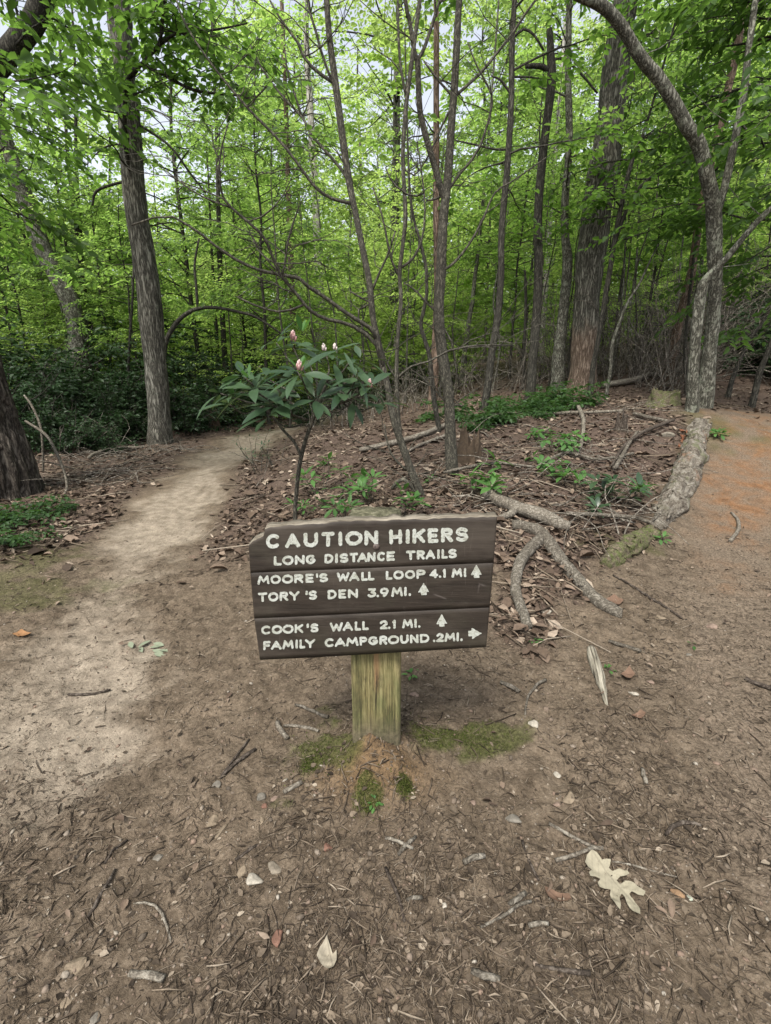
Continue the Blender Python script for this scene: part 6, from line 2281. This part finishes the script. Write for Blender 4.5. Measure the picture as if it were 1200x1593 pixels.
# fresh shoots: a few paler upright leaves
acc = []
for px, py, dy in [(467, 578, -.28), (388, 590, -.2), (366, 622, -.12), (470, 520, .0)]:
    whorl(acc, at(px, py, YR + dy), (0, -.1, 1), 4, .085, rs, .5, .3)
build_leaves(acc, 'young_leaves', M['leaf_seedling'], rh, loc, .1, .05)
b = NB('rhododendron_buds')
M['bud'] = b.done(b.bsdf(b.ramp(b.attr('tint'), [(0, (.2, .17, .09)), (.3, (.3, .15, .14)), (.7, (.4, .25, .24)), (1, (.5, .43, .4))]), .55, None, .3))


def bud(px, py, dy, size, nf, whiten=0.0):
    p = at(px, py, YR + dy)
    g = Geo()
    for k in range(nf):
        a = k * 2.4
        v = k / nf
        c = p + np.array([math.cos(a) * size * .38 * (1 - v * .8), math.sin(a) * size * .38 * (1 - v * .8), size * (-.3 + 1.0 * v)])
        V = I2V * np.array([.2, .2, .42]) * size
        d = np.array([math.cos(a) * .5 * (1 - v), math.sin(a) * .5 * (1 - v), 1])
        V[:, 0] += V[:, 2] * d[0] * .6
        V[:, 1] += V[:, 2] * d[1] * .6
        t = np.clip(.35 + .5 * (I2V[:, 2]) * .5 + .3 * v + whiten + rs.normal(0, .08), 0, 1)
        g.add(V + c, None, I2F, t)
    g.build('flower_bud', M['bud'], rh, True, loc)


bud(456, 524, 0, .032, 12)
bud(466, 570, -.28, .03, 12)
bud(575, 597, -.1, .026, 9)
bud(504, 541, .1, .024, 8, .6)
bud(521, 540, .1, .022, 7, .7)
bud(545, 564, .05, .018, 5, -.5)


# seedlings and other small plants
def plant(label, px, py, hpx, n_st, L, mat, seed, name='seedling_plant', wr=.34, nl=6, spread=1.15, cat='plant', wide=.5, Y=None, group=None):
    rs = np.random.default_rng(seed)
    p = hit(px, py)
    if Y:
        p = at(px, py, Y)
    p[2] = s1(p[0], p[1])
    k = pxm(py, p[1])
    h = hpx * k
    root = empty(name, p)
    tag(root, label, cat, group)
    g, acc = Geo(), []
    for i in range(n_st):
        a = rs.uniform(0, 6.28)
        d = np.array([math.cos(a) * wide, math.sin(a) * wide, 1.0])
        st = p + np.array([math.cos(a), math.sin(a), 0]) * h * .15 * (n_st > 1)
        st[2] = s1(st[0], st[1]) - .01
        P = twig_path(st, d, h * rs.uniform(.7, 1.1), 5, .12, .02, rs)
        V, Q, T = tube(P, np.linspace(.004, .0022, 6), 5, cap=False)
        g.add(V, Q)
        whorl(acc, P[-1], nrm(P[-1] - P[-2]) + UP * .8, nl, L, rs, spread, wr)
        if h > .12:
            whorl(acc, P[3], UP, max(3, nl - 3), L * .85, rs, spread + .15, wr)
    g.build('stem', M['bark_smooth'], root, True, p)
    build_leaves(acc, 'foliage', M[mat], root, p, .12, .2)
    return root


for i, a in enumerate([
    ('green seedling in the bank behind the left half of the sign, taller one', 520, 790, 60, 4, .125, 'leaf_seedling'),
    ('green seedling half hidden by the rhododendron stem behind the sign', 480, 800, 26, 3, .085, 'leaf_seedling'),
    ('low green seedling just left of the post top behind the sign', 540, 806, 36, 3, .10, 'leaf_seedling'),
    ('green leafy seedling between the rhododendron stem and the post top, higher up the bank', 500, 772, 52, 4, .12, 'leaf_seedling'),
    ('broad green seedling a little above the post top on the bank', 578, 780, 46, 4, .115, 'leaf_seedling'),
    ('pair of green shoots just right of the post top behind the sign', 622, 802, 44, 3, .105, 'leaf_seedling'),
    ('bright green spiky-leaved seedling behind the upper right corner of the sign', 744, 776, 42, 5, .15, 'leaf_seedling'),
    ('two leaf green shoot in front of the rotten stump', 762, 738, 34, 1, .15, 'leaf_seedling'),
    ('small pale green sprout left of the forked brown sapling foot', 678, 752, 14, 2, .07, 'leaf_seedling'),
    ('bright green broad leaf rosette in the middle of the leafy bank', 885, 758, 20, 3, .16, 'leaf_seedling'),
    ('dark green leathery seedling near the middle of the rotten log', 962, 786, 46, 5, .14, 'leaf_rhodo'),
    ('upright green shoot beside the dark leathery seedling', 985, 772, 26, 2, .10, 'leaf_seedling'),
    ('dark green seedling in the shade right behind the long pale dead branch', 925, 800, 22, 3, .10, 'leaf_rhodo'),
    ('green leaf spray trailing on the bank below the broad green leaves', 858, 745, 18, 3, .10, 'leaf_seedling'),
]):
    plant(*a, seed=400 + i)
for i, a in enumerate([
    ('broad leaved green plant spreading level leaves over the bank, near the crooked dead branch', 862, 702, 34, 7, .10),
    ('broad leaved green plant on the bank, in front of the fern patch', 835, 682, 22, 5, .09),
    ('broad leaved green plant left of the pale crooked dead branch foot', 890, 690, 26, 5, .09),
    ('broad leaved green plant hanging over the middle of the leafy bank', 850, 725, 26, 4, .10),
]):
    plant(*a, 'leaf_seedling', seed=430 + i, name='leafy_plant', wr=.52, nl=5, spread=1.4, wide=1.2)
for i, a in enumerate([
    ('tiny green sprout at the tip of the cut branch', 829, 1003, 8, 2, .035),
    ('tiny green sprout beside the pale wood splinter', 945, 1046, 8, 2, .032),
    ('tiny green sprout behind the sign post on the right', 642, 1050, 6, 2, .03),
    ('small dull green leaf pair on the right-hand dirt', 1080, 1003, 4, 1, .035),
    ('small green fern sprig at the lower end of the rotten log', 1030, 840, 14, 4, .06),
    ('green fern tuft on the trail side of the rotten log', 1120, 682, 10, 5, .09),
    ('tiny dark sprout in the clay at the foot of the post', 583, 1255, 6, 3, .018),
]):
    plant(*a, 'leaf_seedling', seed=450 + i, name='sprout_plant', wr=.45, nl=4, spread=1.35)
for i, (px, py) in enumerate([(405, 735), (430, 725), (395, 715)]):
    plant(['thin leaved dry sprig at the edge of the sandy trail, nearest the rhododendron stem', 'thin leaved sprig at the trail edge under the rhododendron leaves', 'small thin leaved sprig farther along the edge of the sandy trail'][i],
          px, py, 46, 5, .075, 'leaf_rhodo', 470 + i, name='sprig_plant', wr=.2, nl=5, spread=1.2, wide=.6)

# ferny green ground plants: one model, copied
def ground_plant(seed, rad, leaf, mat, nst=16):
    rs = np.random.default_rng(seed)
    root = empty('fern_plant')
    g, fo = Geo(), Foliage()
    for _ in range(nst):
        az = rs.uniform(0, 6.28)
        P = twig_path(np.array([0, 0, -.02]), np.array([math.cos(az) * .9, math.sin(az) * .9, rs.uniform(.5, 1.4)]), rad * rs.uniform(.7, 1.3), 6, .1, .16, rs)
        V, Q, T = tube(P, np.linspace(.003, .001, 7), 3, cap=False)
        g.add(V, Q)
        for j in range(2, 7):
            d = nrm(P[j] - P[j - 1])
            s = nrm(np.cross(d, UP))
            for sg in (-1, 1):
                spray(fo, P[j], d * .6 + s * sg, rad * rs.uniform(.2, .35), leaf, rs, .02, .3)
    g.build('stems', M['bark_smooth'], root, True)
    fo.build('foliage', M[mat], root)
    return root


FP = [ground_plant(501, .34, .06, 'leaf_fern', 8), ground_plant(502, .42, .07, 'leaf_fern', 8)]
used_f = set()
rs = np.random.default_rng(510)
spots = [(735, 655), (760, 648), (785, 652), (805, 642), (828, 646), (850, 636), (872, 640), (888, 630), (815, 628), (845, 622), (775, 636), (870, 622), (750, 668), (690, 650)]
for i, (px, py) in enumerate(spots):
    p = hit(px, py + 4)
    src = FP[i % 2]
    if src.name in used_f:
        o = copy_thing(src, p, rs.uniform(0, 6.28), rs.uniform(.75, 1.15))
    else:
        used_f.add(src.name)
        o = src
        o.location = p
    tag(o, 'low ferny green plant in the patch in front of the biggest trunk', 'plant', 'ferny ground plants in front of the biggest trunk')
lv = ground_plant(503, .36, .05, 'leaf_fern', 14)
p = hit(38, 812)
lv.location = p
tag(lv, 'fresh green feathery plant at the foot of the furrowed trunk', 'plant')
for i, (px, py, s_) in enumerate([(10, 850, .7), (85, 800, .5)]):
    o = copy_thing(lv, hit(px, py), 1.0 + i, s_)
    tag(o, ['smaller green feathery plant cut by the left edge', 'small green feathery plant on the trail side of the furrowed trunk'][i], 'plant')


# ------------------------------------------------------------------ fallen leaves one can tell apart
def flat_leaf(label, outline, mat, name='dead_leaf', curl=.012, veins=None, thick=.0006):
    """a single leaf lying on the dirt, its rim traced (photo points) and its blade curled"""
    o2 = np.array([hit(a, c)[:2] for a, c in outline])
    c = o2.mean(0)
    z0 = s1(*c)
    # dense fill: grid points inside the outline plus rim
    poly = [tuple(q) for q in o2]
    span = o2.max(0) - o2.min(0)
    st = max(span) / 64
    xs = np.arange(o2[:, 0].min() - st, o2[:, 0].max() + st, st)
    ys = np.arange(o2[:, 1].min() - st, o2[:, 1].max() + st, st)
    XX, YY = np.meshgrid(xs, ys)
    cx, cy2 = (XX[:-1, :-1] + XX[1:, 1:]) / 2, (YY[:-1, :-1] + YY[1:, 1:]) / 2
    ins = edge_dist(cx, cy2, poly) > 0
    cnt = np.zeros(XX.shape, int)
    cnt[:-1, :-1] += ins; cnt[1:, :-1] += ins; cnt[:-1, 1:] += ins; cnt[1:, 1:] += ins
    us = cnt > 0
    rim = us & (cnt < 4)
    e = st * .3
    for _ in range(2):
        f0 = -edge_dist(XX[rim], YY[rim], poly)
        gx_ = (-edge_dist(XX[rim] + e, YY[rim], poly) + edge_dist(XX[rim] - e, YY[rim], poly)) / (2 * e)
        gy_ = (-edge_dist(XX[rim], YY[rim] + e, poly) + edge_dist(XX[rim], YY[rim] - e, poly)) / (2 * e)
        gg = np.clip(gx_ ** 2 + gy_ ** 2, .4, 4)
        mv = np.clip(f0 / gg, -st * .8, st * .8)
        XX[rim] -= gx_ * mv
        YY[rim] -= gy_ * mv
    num = np.full(XX.shape, -1)
    num[us] = np.arange(us.sum())
    xv, yv = XX[us], YY[us]
    dd = np.hypot(xv - c[0], yv - c[1]) / (max(span) / 2)
    ax = (o2[len(o2) // 2] - o2[0])
    ax = ax / np.linalg.norm(ax)
    across = np.abs((xv - o2[0][0]) * -ax[1] + (yv - o2[0][1]) * ax[0])
    gl = gs(xv, yv)
    zv = gl.mean() * .6 + gl * .4 + .006 + curl * dd ** 2 + across * .1 + (fbm(np.stack([xv * 60, yv * 60, xv * 0], 1), 2, 3) - .5) * .006
    zv = np.maximum(zv, gl + .002)
    V = np.stack([xv - c[0], yv - c[1], zv - z0], 1)
    jj, kk = np.nonzero(ins)
    Q = np.stack([num[jj, kk], num[jj, kk + 1], num[jj + 1, kk + 1], num[jj + 1, kk]], -1)
    V2 = V - np.array([0, 0, thick])
    n = len(V)
    Qa = np.concatenate([Q, Q[:, ::-1] + n])
    along = (xv - o2[0][0]) * ax[0] + (yv - o2[0][1]) * ax[1]
    side = np.abs(((along - across * 1.1) / (max(span) / 7)) % 1 - .5)
    rib = np.maximum(np.exp(-(across / .0019) ** 2), .6 * np.exp(-((.5 - side) / .06) ** 2))
    o = mesh_np(name, np.vstack([V, V2]), Qa, mat, None, {'tint': np.tile(rib, 2)}, True)
    o.location = (c[0], c[1], z0)
    tag(o, label, 'leaf')


def dead_leaf_mat(name, col, dark):
    b = NB(name)
    n1 = b.noise(b.obj(), 70, 4, .6)
    n2 = b.noise(b.obj(), 300, 3, .6)
    c = b.mix(b.ramp(n1, [(.35, 0.0), (.7, 1.0)]), tuple(v * .8 for v in col), col)
    c = b.mix(b.ramp(n2, [(.64, 0.0), (.72, .8)]), c, dark)
    c = b.mix(b.math('MULTIPLY', b.attr('tint'), .75), c, tuple(v * .5 for v in col))
    return b.done(b.bsdf(c, .8, b.bump(n1, .4, .003), .15))


M['dl_pale'] = dead_leaf_mat('pale_dead_oak_leaf', (.29, .262, .19), (.2, .17, .12))
M['dl_tan'] = dead_leaf_mat('pale_tan_dead_leaf', (.3, .265, .2), (.2, .16, .11))
M['dl_rust'] = dead_leaf_mat('rust_dead_leaf', (.15, .095, .065), (.1, .06, .04))
M['dl_orange'] = dead_leaf_mat('orange_dead_leaf', (.26, .14, .065), (.2, .1, .05))
M['dl_green'] = dead_leaf_mat('grey_green_leaf', (.2, .225, .155), (.2, .22, .15))
zl = lambda X, Y: (600 + X / 2, 1150 + Y / 2)
flat_leaf('big pale lobed dead oak leaf on the dirt at the lower right', [zl(*q) for q in [
    (640, 362), (624, 376), (619, 400), (628, 412), (641, 417), (631, 430), (634, 441), (652, 438), (668, 440), (659, 455), (664, 468), (684, 474), (700, 474), (697, 492), (704, 518), (716, 537), (728, 547), (730, 525), (727, 500), (734, 486),
    (744, 500), (750, 525), (766, 547), (789, 563), (790, 540), (772, 510), (757, 487), (765, 482), (782, 496), (800, 504), (806, 492), (791, 478), (768, 457), (744, 445), (729, 456), (719, 442), (730, 430), (748, 432), (757, 430), (750, 420), (726, 411), (705, 416), (694, 408), (698, 396), (700, 384), (686, 383), (671, 388), (656, 368)]], M['dl_pale'], curl=.013)
flat_leaf('small pale dead leaf near the bottom edge, left of centre', [(509, 1463), (498, 1478), (493, 1490), (500, 1502), (512, 1511), (519, 1508), (524, 1496), (524, 1480), (518, 1484), (514, 1474)], M['dl_tan'])
flat_leaf('orange brown dead leaf beside the mossy left verge', [(20, 990), (35, 984), (50, 989), (36, 995)], M['dl_orange'])
flat_leaf('rusty dead leaf behind the cut end of the thick forked branch', [(940, 935), (955, 930), (970, 938), (962, 946), (948, 945)], M['dl_rust'])
flat_leaf('rusty dead leaf lying right of the pale wood splinter', [(966, 1050), (978, 1044), (988, 1052), (980, 1060), (968, 1058)], M['dl_rust'])
flat_leaf('dull brown flat dead leaf below the pale wood splinter', [(982, 1116), (996, 1110), (1004, 1116), (998, 1122), (986, 1121)], M['dl_rust'])
flat_leaf('brown curled dead leaf between the dark straight twig and the big lobed leaf', [(846, 1388), (862, 1390), (884, 1400), (888, 1410), (870, 1410), (852, 1400)], M['dl_rust'])
root = empty('leaf_sprig', hit(232, 1008))
tag(root, 'flattened grey-green leaf sprig lying on the sandy trail', 'leaf')
acc = []
rs = np.random.default_rng(4)
p0 = hit(232, 1008)
for k in range(9):
    a = rs.uniform(0, 6.28)
    p = p0 + np.array([rs.normal(0, .035), rs.normal(0, .03), 0])
    p[2] = s1(p[0], p[1]) + .008
    acc.append((p, np.array([math.cos(a), math.sin(a), .05]), UP + rs.normal(0, .15, 3), .07, .026, rs.uniform(0, .1)))
build_leaves(acc, 'foliage', M['dl_green'], root, p0, .1, .05)
